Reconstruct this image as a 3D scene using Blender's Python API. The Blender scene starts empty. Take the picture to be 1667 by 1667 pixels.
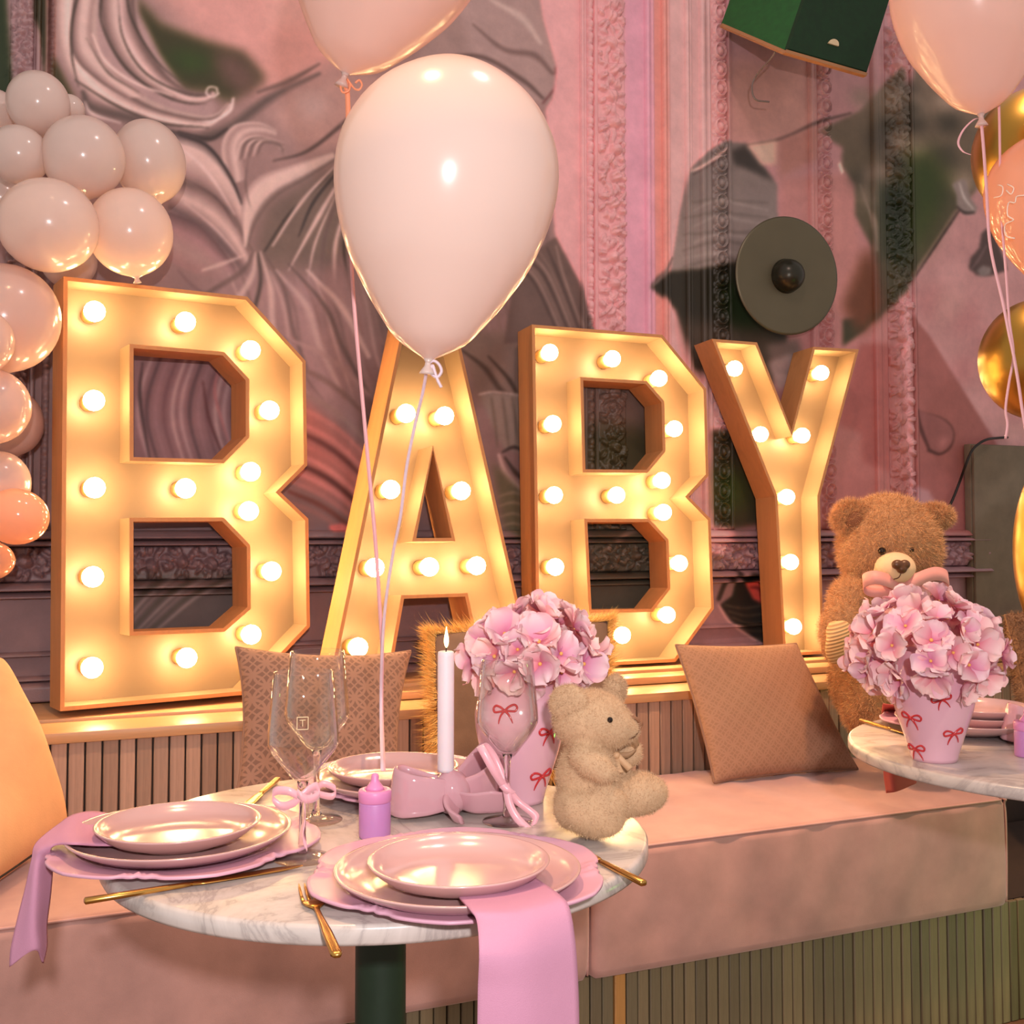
import bpy, bmesh, math, random
import numpy as np
from mathutils import Vector, Matrix, Quaternion
random.seed(7); np.random.seed(7)
PI = math.pi
SC = bpy.context.scene
COL = SC.collection

# ------------------------------------------------------------------ camera
F_PX = 1800.0; CX = 833.5; PITCH = math.radians(2.5); YAW = math.radians(23.1)
CY = 860.0 - F_PX * math.tan(PITCH)
CAM = np.array([0.0, 0.0, 1.145])
FW = np.array([math.sin(YAW) * math.cos(PITCH), math.cos(YAW) * math.cos(PITCH), math.sin(PITCH)])
RT = np.array([math.cos(YAW), -math.sin(YAW), 0.0])
UP = np.cross(RT, FW)
cd = bpy.data.cameras.new('camera')
cam = bpy.data.objects.new('camera', cd); COL.objects.link(cam)
cam.location = CAM
cam.matrix_world = Matrix(((RT[0], UP[0], -FW[0], CAM[0]), (RT[1], UP[1], -FW[1], CAM[1]), (RT[2], UP[2], -FW[2], CAM[2]), (0, 0, 0, 1)))
cd.sensor_width = 36.0; cd.lens = F_PX / 1667.0 * 36.0
cd.shift_y = -(833.5 - CY) / 1667.0
cd.clip_start = 0.02
SC.camera = cam

# ------------------------------------------------------------------ world, lights, exposure
SC.view_settings.view_transform = 'Standard'
SC.view_settings.look = 'None'
SC.view_settings.exposure = 0.0
SC.view_settings.gamma = 1.0
SC.view_settings.use_curve_mapping = False
w = bpy.data.worlds.new('world'); SC.world = w
w.use_nodes = True
bgn = w.node_tree.nodes['Background']
bgn.inputs['Color'].default_value = (1.0, 0.88, 0.82, 1)
bgn.inputs['Strength'].default_value = 0.56


def area(name, loc, target, size, power, color):
    l = bpy.data.lights.new(name, 'AREA'); l.shape = 'DISK'; l.size = size; l.energy = power; l.color = color
    o = bpy.data.objects.new(name, l); COL.objects.link(o); o.location = loc
    o.rotation_euler = (Vector(target) - Vector(loc)).to_track_quat('-Z', 'Y').to_euler()
    return o


area('camera_flash', (-0.05, -0.4, 1.41), (0.95, 2.2, 1.0), 0.06, 30.0, (1.0, 0.93, 0.95))
area('room_downlight', (1.2, 1.5, 3.6), (1.2, 1.9, 0.5), 0.16, 14.0, (1.0, 0.72, 0.68))
for i, (x, y, tx, ty, p) in enumerate(((1.7, 1.55, 1.75, 1.85, 270.0), (0.2, 1.5, 0.2, 1.8, 200.0))):  # warm spots added to put orange light on bench and table tops
    l = bpy.data.lights.new('added_warm_spot', 'SPOT'); l.energy = p; l.color = (1.0, 0.55, 0.28); l.spot_size = math.radians(60); l.spot_blend = 0.7; l.shadow_soft_size = 0.06
    o = bpy.data.objects.new('added_warm_spot', l); COL.objects.link(o); o.location = (x, y, 3.7)
    o.rotation_euler = (Vector((tx, ty, 0.5)) - o.location).to_track_quat('-Z', 'Y').to_euler()
area('floor_uplight', (2.7, 1.2, 0.06), (2.3, 2.1, 0.35), 0.15, 1.6, (0.25, 1.0, 0.1))
BULB_L = 82.0


# ------------------------------------------------------------------ pixel <-> world (photograph frame 1667 x 1667)
def ray(x, y): return FW + RT * ((x - CX) / F_PX) + UP * ((CY - y) / F_PX)
def onz(x, y, z):
    r = ray(x, y); return CAM + r * ((z - CAM[2]) / r[2])
def ony(x, y, Y):
    r = ray(x, y); return CAM + r * (Y / r[1])
def ond(x, y, d): return CAM + ray(x, y) * d
def proj(p):
    d = np.asarray(p, float) - CAM
    z = d @ FW
    return CX + F_PX * (d @ RT) / z, CY - F_PX * (d @ UP) / z
def depth(p): return float((np.asarray(p, float) - CAM) @ FW)


# ------------------------------------------------------------------ materials
def lin(r, g, b):
    f = lambda c: (c / 255 / 12.92) if c <= 10 else ((c / 255 + 0.055) / 1.055) ** 2.4
    return (f(r), f(g), f(b), 1.0)


class NT:
    def __init__(s, name):
        s.m = bpy.data.materials.new(name); s.m.use_nodes = True
        s.t = s.m.node_tree; s.p = s.t.nodes['Principled BSDF']; s.out = s.t.nodes['Material Output']
    def n(s, typ, **k):
        x = s.t.nodes.new(typ)
        for a, v in k.items():
            if a.startswith('i_'):
                x.inputs[a[2:].replace('_', ' ')].default_value = v
            else:
                setattr(x, a, v)
        return x
    def l(s, a, b): s.t.links.new(a, b)
    def coord(s, kind='Object', scale=(1, 1, 1), rot=(0, 0, 0)):
        tc = s.n('ShaderNodeTexCoord'); mp = s.n('ShaderNodeMapping')
        mp.inputs['Scale'].default_value = scale; mp.inputs['Rotation'].default_value = rot
        s.l(tc.outputs[kind], mp.inputs['Vector']); return mp.outputs['Vector']
    def noise(s, vec, scale, detail=4, rough=0.55, dist=0.0):
        x = s.n('ShaderNodeTexNoise'); x.inputs['Scale'].default_value = scale; x.inputs['Detail'].default_value = detail
        x.inputs['Roughness'].default_value = rough; x.inputs['Distortion'].default_value = dist
        s.l(vec, x.inputs['Vector']); return x.outputs['Fac']
    def ramp(s, fac, stops):
        x = s.n('ShaderNodeValToRGB'); e = x.color_ramp.elements
        e[0].position, e[0].color = stops[0]; e[1].position, e[1].color = stops[-1]
        for p, c in stops[1:-1]:
            k = e.new(p); k.color = c
        s.l(fac, x.inputs['Fac']); return x.outputs['Color']
    def bump(s, h, strength, dist=0.002):
        b = s.n('ShaderNodeBump'); b.inputs['Strength'].default_value = strength; b.inputs['Distance'].default_value = dist
        s.l(h, b.inputs['Height']); s.l(b.outputs['Normal'], s.p.inputs['Normal'])
    def set(s, **k):
        for a, v in k.items(): s.p.inputs[a.replace('_', ' ')].default_value = v
        return s


def sh(c, f): return (min(1, c[0] * f), min(1, c[1] * f), min(1, c[2] * f), 1)


def mat(name, c, rough=0.5, var=0.12, vscale=30, bump=0.0, bscale=200, bdist=0.001, metal=0.0, scale=(1, 1, 1), detail=4, **k):
    s = NT(name); v = s.coord('Object', scale)
    s.l(s.ramp(s.noise(v, vscale, detail), [(0.25, sh(c, 1 - var)), (0.75, sh(c, 1 + var))]), s.p.inputs['Base Color'])
    s.set(Roughness=rough, Metallic=metal)
    if bump: s.bump(s.noise(v, bscale, 3), bump, bdist)
    s.set(**k)
    return s.m


def fabric(name, c, rough=0.9, sheen=0.4, weave=900, bump=0.4, var=0.1, vscale=12, tint=None):
    s = NT(name); v = s.coord('Object')
    s.l(s.ramp(s.noise(v, vscale, 5), [(0.25, sh(c, 1 - var)), (0.75, sh(c, 1 + var))]), s.p.inputs['Base Color'])
    s.set(Roughness=rough); s.p.inputs['Sheen Weight'].default_value = sheen
    s.p.inputs['Sheen Tint'].default_value = tint or c
    s.bump(s.noise(v, weave, 2), bump, 0.001)
    return s.m


def wood(name, c, rough=0.55, grain=(1, 1, 12), var=0.22, scale=18):
    s = NT(name); v = s.coord('Object', grain)
    f = s.noise(v, scale, 6, 0.6, 1.2)
    s.l(s.ramp(f, [(0.2, sh(c, 1 - var)), (0.5, c), (0.8, sh(c, 1 + var * 0.7))]), s.p.inputs['Base Color'])
    s.set(Roughness=rough); s.bump(f, 0.15, 0.002)
    return s.m


def latex(name, c, rough=0.22, trans=0.35):
    s = NT(name); s.set(Base_Color=c, Roughness=rough); s.p.inputs['Coat Weight'].default_value = 0.3
    s.p.inputs['Coat Roughness'].default_value = 0.12
    v = s.coord('Object')
    s.l(s.ramp(s.noise(v, 3.0, 2), [(0.2, sh(c, 0.97)), (0.8, sh(c, 1.02))]), s.p.inputs['Base Color'])
    tr = s.n('ShaderNodeBsdfTranslucent'); tr.inputs['Color'].default_value = c
    mx = s.n('ShaderNodeMixShader'); mx.inputs['Fac'].default_value = trans
    s.l(s.p.outputs['BSDF'], mx.inputs[1]); s.l(tr.outputs['BSDF'], mx.inputs[2]); s.l(mx.outputs['Shader'], s.out.inputs['Surface'])
    return s.m


def emit(name, c, strength):
    s = NT(name); s.set(Base_Color=(0.9, 0.85, 0.8, 1), Roughness=0.4)
    s.p.inputs['Emission Color'].default_value = c; s.p.inputs['Emission Strength'].default_value = strength
    return s.m


# ------------------------------------------------------------------ objects
def tag(o, label=None, cat=None, group=None, kind=None):
    if label: o['label'] = label
    if cat: o['category'] = cat
    if group: o['group'] = group
    if kind: o['kind'] = kind
    return o


def thing(name, label, cat, loc=(0, 0, 0), group=None, kind=None):
    o = bpy.data.objects.new(name, None); COL.objects.link(o); o.location = [float(x) for x in loc]
    o.empty_display_size = 0.05
    return tag(o, label, cat, group, kind)


def rootloc(p):
    while p.parent: p = p.parent
    return np.array(p.location)


def mesh(name, V, F, m, smooth=True, fm=None):
    me = bpy.data.meshes.new(name)
    me.from_pydata([tuple(map(float, v)) for v in V], [], [tuple(map(int, f)) for f in F])
    for x in (m if isinstance(m, (list, tuple)) else [m]): me.materials.append(x)
    if fm is not None: me.polygons.foreach_set('material_index', list(map(int, fm)))
    if smooth: me.polygons.foreach_set('use_smooth', [True] * len(me.polygons))
    me.update()
    return me


def link(name, me, parent=None, mtx=None):
    o = bpy.data.objects.new(name, me); COL.objects.link(o)
    if parent: o.parent = parent
    if mtx is not None: o.matrix_local = mtx
    return o


def mk(name, VF, m, parent=None, smooth=True, world=False, fm=None, sharp=None):
    V, F = VF; V = np.asarray(V, float)
    o = None
    if world:
        if parent is not None:
            V = V - rootloc(parent); me = mesh(name, V, F, m, smooth, fm); o = link(name, me, parent)
        else:
            c = V.mean(0); c[2] = V[:, 2].min(); me = mesh(name, V - c, F, m, smooth, fm); o = link(name, me); o.location = c
    else:
        me = mesh(name, V, F, m, smooth, fm); o = link(name, me, parent)
    if sharp is not None and smooth:
        try: me.set_sharp_from_angle(angle=math.radians(sharp))
        except Exception: pass
    return o


def copytree(o, parent=None):
    c = o.copy(); COL.objects.link(c)
    if parent: c.parent = parent
    for ch in list(o.children): copytree(ch, c)
    return c


def cat(*vfs):
    V = []; F = []; n = 0
    for v, f in vfs:
        v = np.asarray(v, float); V.append(v); F += [tuple(i + n for i in q) for q in f]; n += len(v)
    return np.concatenate(V), F


def box(x0, x1, y0, y1, z0, z1):
    V = [(x, y, z) for x in (x0, x1) for y in (y0, y1) for z in (z0, z1)]
    F = [(0, 1, 3, 2), (4, 6, 7, 5), (0, 4, 5, 1), (2, 3, 7, 6), (0, 2, 6, 4), (1, 5, 7, 3)]
    return np.array(V, float), F


def bbox_bevel(x0, x1, y0, y1, z0, z1, b=0.003, seg=2):
    bm = bmesh.new(); bmesh.ops.create_cube(bm, size=1)
    for v in bm.verts: v.co = Vector(((x0 + x1) / 2 + v.co.x * (x1 - x0), (y0 + y1) / 2 + v.co.y * (y1 - y0), (z0 + z1) / 2 + v.co.z * (z1 - z0)))
    bmesh.ops.bevel(bm, geom=bm.edges[:], offset=b, segments=seg, affect='EDGES', profile=0.6)
    bm.verts.index_update()
    r = np.array([v.co[:] for v in bm.verts]), [tuple(v.index for v in f.verts) for f in bm.faces]
    bm.free(); return r


def lathe(prof, n=48, cap0=True, cap1=True):
    V = []; F = []
    for r, z in prof:
        for i in range(n):
            a = 2 * PI * i / n; V.append((r * math.cos(a), r * math.sin(a), z))
    k = len(prof)
    for j in range(k - 1):
        for i in range(n):
            F.append((j * n + i, j * n + (i + 1) % n, (j + 1) * n + (i + 1) % n, (j + 1) * n + i))
    if cap0: F.append(tuple(range(n))[::-1])
    if cap1: F.append(tuple((k - 1) * n + i for i in range(n)))
    return np.array(V, float), F


def catmull(P, n):
    P = np.asarray(P, float); m = len(P)
    if m == 2: return P[0] + (P[1] - P[0]) * np.linspace(0, 1, n)[:, None]
    Q = np.vstack([2 * P[0] - P[1], P, 2 * P[-1] - P[-2]])
    out = []
    for t in np.linspace(0, m - 1 - 1e-9, n):
        i = int(t); u = t - i; a, b, c, d = Q[i:i + 4]
        out.append(0.5 * (2 * b + (c - a) * u + (2 * a - 5 * b + 4 * c - d) * u * u + (3 * b - a - 3 * c + d) * u ** 3))
    return np.array(out)


def tube(P, r, n=8, res=None, closed=False, flat=None):
    """round tube along points; r scalar or per-point list; flat=(w,t) with a fixed width direction for ribbons"""
    P = np.asarray(P, float)
    if res: P = catmull(P, res)
    k = len(P); R = np.interp(np.linspace(0, 1, k), np.linspace(0, 1, len(r)), r) if hasattr(r, '__len__') else np.full(k, r)
    V = []; T = np.gradient(P, axis=0); T /= np.linalg.norm(T, axis=1, keepdims=True) + 1e-12
    a = np.array([0, 0, 1.0]) if abs(T[0][2]) < 0.9 else np.array([1.0, 0, 0])
    for i in range(k):
        a = a - T[i] * (a @ T[i]); a /= np.linalg.norm(a) + 1e-12
        b = np.cross(T[i], a)
        for j in range(n):
            g = 2 * PI * j / n; V.append(P[i] + R[i] * (math.cos(g) * a + math.sin(g) * b))
    F = []
    for i in range(k - 1 + (1 if closed else 0)):
        for j in range(n):
            i2 = (i + 1) % k
            F.append((i * n + j, i * n + (j + 1) % n, i2 * n + (j + 1) % n, i2 * n + j))
    if not closed:
        F.append(tuple(range(n))[::-1]); F.append(tuple((k - 1) * n + j for j in range(n)))
    return np.array(V), F


def ribbon(P, W, th=0.0006, res=None):
    """flat band: path P, W = width vector (one, or one per point)"""
    P = np.asarray(P, float); W = np.asarray(W, float)
    if W.ndim == 1: W = np.tile(W, (len(P), 1))
    if res: P2 = catmull(P, res); W = catmull(W, res); P = P2
    T = np.gradient(P, axis=0); N = np.cross(T, W); N /= np.linalg.norm(N, axis=1, keepdims=True) + 1e-12
    k = len(P); V = []
    for i in range(k):
        for s, q in ((-.5, -.5), (.5, -.5), (.5, .5), (-.5, .5)): V.append(P[i] + W[i] * s + N[i] * th * q)
    F = []
    for i in range(k - 1):
        for j in range(4): F.append((i * 4 + j, i * 4 + (j + 1) % 4, i * 4 + 4 + (j + 1) % 4, i * 4 + 4 + j))
    F += [(3, 2, 1, 0), (k * 4 - 4, k * 4 - 3, k * 4 - 2, k * 4 - 1)]
    return np.array(V), F


def grid(nu, nv, fn, closeu=False):
    V = [fn(u, v) for v in np.linspace(0, 1, nv) for u in (np.linspace(0, 1, nu, endpoint=not closeu))]
    F = []
    for j in range(nv - 1):
        for i in range(nu - (0 if closeu else 1)):
            i2 = (i + 1) % nu
            F.append((j * nu + i, j * nu + i2, (j + 1) * nu + i2, (j + 1) * nu + i))
    return np.array(V, float), F


def sphere(c, r, rx=24, ry=14, mtx=None):
    c = np.asarray(c, float); r = np.asarray(r if hasattr(r, '__len__') else (r, r, r), float)
    V = [(0, 0, -1)]; F = []
    for j in range(1, ry):
        t = -PI / 2 + PI * j / ry
        for i in range(rx): V.append((math.cos(t) * math.cos(2 * PI * i / rx), math.cos(t) * math.sin(2 * PI * i / rx), math.sin(t)))
    V.append((0, 0, 1)); V = np.array(V) * r
    if mtx is not None: V = V @ np.array(mtx).T
    for i in range(rx): F.append((0, 1 + (i + 1) % rx, 1 + i))
    for j in range(ry - 2):
        for i in range(rx): a = 1 + j * rx; F.append((a + i, a + (i + 1) % rx, a + rx + (i + 1) % rx, a + rx + i))
    e = len(V) - 1; a = 1 + (ry - 2) * rx
    for i in range(rx): F.append((a + i, a + (i + 1) % rx, e))
    return V + c, F


def rotz(a): return np.array([[math.cos(a), -math.sin(a), 0], [math.sin(a), math.cos(a), 0], [0, 0, 1]])
def rotx(a): return np.array([[1, 0, 0], [0, math.cos(a), -math.sin(a)], [0, math.sin(a), math.cos(a)]])
def roty(a): return np.array([[math.cos(a), 0, math.sin(a)], [0, 1, 0], [-math.sin(a), 0, math.cos(a)]])


def prism(poly, y0, y1, place=lambda p: p):
    """polygon [(a, b)...] extruded along its normal axis from y0 to y1; place maps (a, y, b) to space"""
    n = len(poly)
    V = [place((a, y, b)) for y in (y0, y1) for a, b in poly]
    F = [tuple(range(n)), tuple(range(2 * n - 1, n - 1, -1))] + [(i, i + n, (i + 1) % n + n, (i + 1) % n) for i in range(n)]
    return np.array(V, float), F


def fur(V, F, n, length, width, droop=0.3, jitter=0.6, keep=None, seed=1):
    rs = np.random.RandomState(seed)
    T = []
    for f in F:
        for i in range(1, len(f) - 1): T.append((f[0], f[i], f[i + 1]))
    T = np.array(T); V = np.asarray(V, float); A = V[T[:, 0]]; B = V[T[:, 1]]; Cc = V[T[:, 2]]
    N = np.cross(B - A, Cc - A); ar = np.linalg.norm(N, axis=1); N = N / (ar[:, None] + 1e-12)
    idx = rs.choice(len(T), n, p=ar / ar.sum())
    a = rs.rand(n, 1); b = rs.rand(n, 1); fl = (a + b) > 1; a = np.where(fl, 1 - a, a); b = np.where(fl, 1 - b, b)
    P = A[idx] + a * (B[idx] - A[idx]) + b * (Cc[idx] - A[idx]); Nn = N[idx]
    if keep is not None:
        k = keep(P); P = P[k]; Nn = Nn[k]; n = len(P)
    D = Nn + rs.normal(0, jitter, (n, 3)); D[:, 2] -= droop; D /= np.linalg.norm(D, axis=1, keepdims=True)
    D = np.where(((D * Nn).sum(1) < 0.15)[:, None], D + Nn * 0.6, D)
    S = np.cross(D, rs.normal(0, 1, (n, 3))); S /= np.linalg.norm(S, axis=1, keepdims=True) + 1e-9
    L = length * (0.6 + 0.8 * rs.rand(n, 1))
    W = np.concatenate([P - S * width, P + S * width, P + D * L - Nn * 0], 0)
    Fq = np.stack([np.arange(n), np.arange(n) + n, np.arange(n) + 2 * n], 1)
    return W, Fq


def blob(ells, voxel, smooth=6):
    """one continuous surface from overlapping ellipsoids: (centre, radii, 3x3 rotation or None)"""
    vf = cat(*[sphere(c, r, 20, 12, m) for c, r, m in ells])
    me = bpy.data.meshes.new('tmp'); me.from_pydata([tuple(v) for v in vf[0]], [], vf[1]); me.update()
    o = bpy.data.objects.new('tmp', me); COL.objects.link(o)
    md = o.modifiers.new('r', 'REMESH'); md.mode = 'VOXEL'; md.voxel_size = voxel
    ms = o.modifiers.new('s', 'SMOOTH'); ms.iterations = smooth; ms.factor = 0.5
    dg = bpy.context.evaluated_depsgraph_get(); dg.update()
    ev = o.evaluated_get(dg).to_mesh()
    V = np.array([v.co[:] for v in ev.vertices]); F = [tuple(p.vertices) for p in ev.polygons]
    bpy.data.objects.remove(o); bpy.data.meshes.remove(me)
    return V, F

# ------------------------------------------------------------------ painted mural (pigment of the wall)
PS = 0.75; PX0, PY0, PX1, PY1 = -80, -80, 1780, 1280
PW, PH = int((PX1 - PX0) * PS), int((PY1 - PY0) * PS)
CV = np.zeros((PH, PW, 3))
CV[:] = (150, 118, 113)
rp = np.random.RandomState(3)


def blur1(a, k):
    if k < 1: return a
    for ax in (0, 1):
        p = np.pad(a, [(k, k) if i == ax else (0, 0) for i in range(a.ndim)], mode='edge')
        c = np.cumsum(p, axis=ax); z = np.zeros_like(np.take(c, [0], axis=ax)); c = np.concatenate([z, c], axis=ax)
        n = a.shape[ax]; hi = np.take(c, range(2 * k + 1, 2 * k + 1 + n), axis=ax); lo = np.take(c, range(0, n), axis=ax)
        a = (hi - lo) / (2 * k + 1)
    return a


def poly(pts, col, feather=2, alpha=1.0, smooth=False):
    P = np.asarray(pts, float)
    if smooth: P = catmull(np.vstack([P, P[:1]]), len(P) * 8)
    P = (P - (PX0, PY0)) * PS; k = int(feather * PS)
    x0, y0 = np.floor(P.min(0)).astype(int) - 3 * k - 2; x1, y1 = np.ceil(P.max(0)).astype(int) + 3 * k + 2
    x0, y0 = max(x0, 0), max(y0, 0); x1, y1 = min(x1, PW), min(y1, PH)
    if x1 <= x0 or y1 <= y0: return
    X, Y = np.meshgrid(np.arange(x0, x1) + .5, np.arange(y0, y1) + .5); M = np.zeros(X.shape, bool)
    for a, b in zip(P, np.roll(P, -1, 0)):
        if a[1] == b[1]: continue
        c = (a[1] > Y) != (b[1] > Y)
        M ^= c & (X < (b[0] - a[0]) * (Y - a[1]) / (b[1] - a[1]) + a[0])
    m = M.astype(float)
    if k: m = blur1(blur1(m, k), k)
    m = (m * alpha)[..., None]
    if not isinstance(col, tuple):      # gradient: [(colour at top), (colour at bottom)] or with 4 = corners
        t = ((Y - P[:, 1].min()) / (np.ptp(P[:, 1]) + 1e-6)).clip(0, 1)[..., None]
        col = np.asarray(col[0]) * (1 - t) + np.asarray(col[1]) * t
    CV[y0:y1, x0:x1] = CV[y0:y1, x0:x1] * (1 - m) + np.asarray(col) * m


def stroke(pts, wd, col, soft=0.5, alpha=1.0, col2=None):
    P = np.asarray(pts, float); L = np.linalg.norm(np.diff(P, axis=0), axis=1).sum()
    n = max(8, int(L / 1.6)); P = (catmull(P, n) - (PX0, PY0)) * PS
    Wd = np.interp(np.linspace(0, 1, n), np.linspace(0, 1, len(wd)), wd) * PS / 2 if hasattr(wd, '__len__') else np.full(n, wd * PS / 2)
    R = int(Wd.max() + 2)
    x0, y0 = np.floor(P.min(0)).astype(int) - R; x1, y1 = np.ceil(P.max(0)).astype(int) + R + 1
    x0, y0 = max(x0, 0), max(y0, 0); x1, y1 = min(x1, PW), min(y1, PH)
    if x1 <= x0 or y1 <= y0: return
    M = np.zeros((y1 - y0, x1 - x0))
    for (px, py), r in zip(P, Wd):
        rr = max(r, 0.45); a0, b0 = max(int(px - rr - 2), x0), max(int(py - rr - 2), y0); a1, b1 = min(int(px + rr + 3), x1), min(int(py + rr + 3), y1)
        if a1 <= a0 or b1 <= b0: continue
        X, Y = np.meshgrid(np.arange(a0, a1) + .5, np.arange(b0, b1) + .5)
        d = np.hypot(X - px, Y - py); s = max(0.6, rr * soft)
        v = ((rr + 0.3 - d) / s + 0.0).clip(0, 1) * min(1, r / 0.45)
        q = M[b0 - y0:b1 - y0, a0 - x0:a1 - x0]; np.maximum(q, v, out=q)
    m = (M * alpha)[..., None]
    CV[y0:y1, x0:x1] = CV[y0:y1, x0:x1] * (1 - m) + np.asarray(col, float) * m


def fold(A, B, stops, n=14, alpha=1.0):
    """painted fold between edge curves A and B; stops = colours from A to B"""
    A = catmull(A, 40); B = catmull(B, 40); st = np.asarray(stops, float)
    gap = np.linalg.norm(A - B, axis=1) / n
    for i in range(n):
        t = (i + .5) / n; c = [np.interp(t, np.linspace(0, 1, len(st)), st[:, q]) for q in range(3)]
        stroke((A * (1 - t) + B * t)[::2], list(gap[::2] * 1.9 + 1.2), c, 0.5, alpha)


LT, MD, DK, VD = (196, 166, 160), (160, 130, 126), (112, 90, 86), (70, 58, 52)
PK, OL = (196, 148, 142), (66, 62, 34)
# broad fields of the left half
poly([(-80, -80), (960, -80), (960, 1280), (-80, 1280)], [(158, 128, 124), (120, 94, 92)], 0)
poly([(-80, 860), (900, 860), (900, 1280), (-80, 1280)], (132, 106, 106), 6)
# top left corner: foliage, capital, dark slot
poly([(-80, -80), (10, -80), (22, 60), (20, 200), (-80, 220)], (48, 60, 30), 4)
poly([(5, -80), (62, -80), (56, 40), (70, 125), (20, 140), (14, 60)], (158, 128, 128), 4)
poly([(56, -80), (80, -80), (78, 40), (72, 130), (66, 60), (56, 30)], (64, 56, 34), 2)
poly([(78, -80), (92, -80), (92, 130), (78, 130)], (120, 84, 80), 2)
stroke([(76, -20), (76, 130)], 3, (176, 140, 130), 0.3)
stroke([(91, -20), (90, 130)], 3, (180, 142, 132), 0.3)
poly([(86, 90), (140, 200), (150, 250), (110, 220), (86, 160)], (78, 68, 40), 5)
# long locks sweeping from the top to the curl
poly([(210, -80), (560, -80), (560, 110), (440, 150), (400, 150), (330, 80)], PK, 26)
poly([(480, -80), (560, -80), (560, 70), (500, 90), (420, 40)], (208, 152, 144), 22)
poly([(430, 60), (500, 30), (530, 80), (470, 130), (420, 140)], (196, 146, 138), 18)
poly([(205, -20), (262, 40), (330, 66), (395, 86), (432, 128), (372, 165), (345, 150), (300, 144), (252, 92)], OL, 9)
poly([(262, 86), (300, 80), (345, 92), (350, 112), (300, 120)], (58, 76, 24), 12)
poly([(345, 80), (395, 90), (428, 130), (395, 160), (360, 130)], (110, 84, 76), 12)
poly([(93, -80), (215, -80), (226, 20), (262, 90), (300, 150), (350, 165), (350, 200), (280, 200), (190, 180), (122, 140), (93, 90)], (168, 138, 136), 4)
fold([(93, -60), (94, 60), (124, 132), (190, 176), (300, 208), (345, 204), (381, 164)], [(160, -60), (158, 70), (196, 128), (250, 168), (318, 188), (352, 186), (374, 164)], [MD, LT, (212, 180, 174), LT, MD, DK, LT])
fold([(128, -60), (118, 30), (122, 90), (160, 130), (210, 160)], [(168, -60), (150, 20), (152, 70), (190, 120), (240, 160)], [DK, MD, LT, LT, MD])
fold([(168, -60), (170, 40), (214, 118), (290, 164), (330, 168), (354, 152)], [(216, -60), (222, 40), (258, 108), (300, 146), (336, 152), (346, 146)], [DK, MD, LT, (206, 172, 168), MD, DK])
for pts, wd in (([(138, -40), (118, 30), (117, 90), (128, 142)], [3, 5, 4, 1]), ([(166, -20), (166, 40), (206, 112), (276, 160), (336, 170)], [5, 3, 5, 3, 1]), ([(192, -10), (200, 60), (236, 118), (300, 152), (346, 156)], [1, 3, 4, 3, 1]), ([(140, 62), (176, 118), (226, 150)], [1, 3, 1]), ([(205, -30), (214, 30), (256, 100), (304, 142)], [3, 4, 3, 1]), ([(122, 130), (190, 172), (262, 200), (340, 208)], [2, 5, 5, 2])):
    stroke(pts, wd, VD, 0.5, 0.85)
stroke([(354, 150), (352, 143), (340, 142), (336, 152), (346, 158), (356, 152)], 3, (214, 190, 186), 0.4)
stroke([(380, 160), (374, 180), (350, 196), (320, 198)], [4, 7, 5, 1], (208, 182, 178), 0.5)
stroke([(150, 55), (172, 100), (220, 135), (280, 156)], [2, 6, 5, 2], (214, 182, 176), 0.7)
# shadow valley under the locks
stroke([(135, 150), (150, 175), (220, 195), (300, 225), (370, 210), (440, 160), (520, 120)], [10, 24, 30, 22, 26, 24, 8], (104, 86, 82), 0.9)
stroke([(290, 214), (340, 226), (370, 210)], [4, 10, 4], (70, 56, 54), 0.7)
stroke([(138, 165), (150, 185), (196, 200)], [2, 8, 3], (196, 170, 166), 0.7)
# cloudy shoulder right of the locks
poly([(440, 190), (470, 150), (560, 110), (660, 140), (600, 220), (520, 250), (470, 230)], (176, 140, 134), 14)
poly([(480, 160), (520, 150), (540, 180), (500, 200)], (186, 156, 152), 12)
stroke([(420, 150), (470, 132), (520, 104)], [8, 14, 4], (122, 96, 90), 0.9)
stroke([(445, 262), (500, 246), (560, 200), (640, 130)], [3, 8, 10, 4], (96, 76, 72), 0.9)
# curled lock and leaf-like folds
fold([(372, 300), (362, 240), (380, 206), (420, 200), (452, 214)], [(398, 290), (392, 244), (404, 222), (430, 218), (452, 222)], [LT, MD, LT, MD])
for i in range(6):
    a = i * 7
    stroke([(384 + a, 262 - i * 2), (394 + a, 232), (420 + a, 222 + i * 3), (462, 232 + i * 4)], [2, 5, 4, 1], DK if i % 2 else LT, 0.6, 0.9)
fold([(280, 214), (330, 232), (372, 284), (396, 345), (402, 400)], [(286, 300), (330, 316), (372, 352), (396, 384), (412, 410)], [(70, 56, 56), LT, (190, 160, 154), MD, DK])
fold([(294, 296), (340, 316), (378, 352), (404, 410)], [(276, 340), (330, 370), (370, 410), (404, 452)], [DK, MD, LT, MD, (110, 88, 88)])
fold([(276, 346), (326, 370), (374, 424), (386, 452)], [(270, 420), (310, 440), (350, 452), (380, 460)], [(104, 80, 80), (160, 124, 124), MD, (150, 116, 114)])
stroke([(292, 220), (340, 240), (376, 290), (398, 345)], [2, 4, 4, 1], (58, 46, 46), 0.5)
stroke([(300, 290), (352, 322), (385, 370)], [1, 4, 1], (104, 80, 80), 0.6)
fold([(398, 400), (396, 330), (420, 290), (480, 268), (548, 246)], [(402, 404), (418, 360), (450, 320), (500, 290), (552, 256)], [MD, LT, (196, 168, 160), LT, DK])
poly([(418, 400), (430, 340), (490, 300), (560, 262), (570, 400), (500, 470), (440, 470)], (118, 98, 90), 12)
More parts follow.
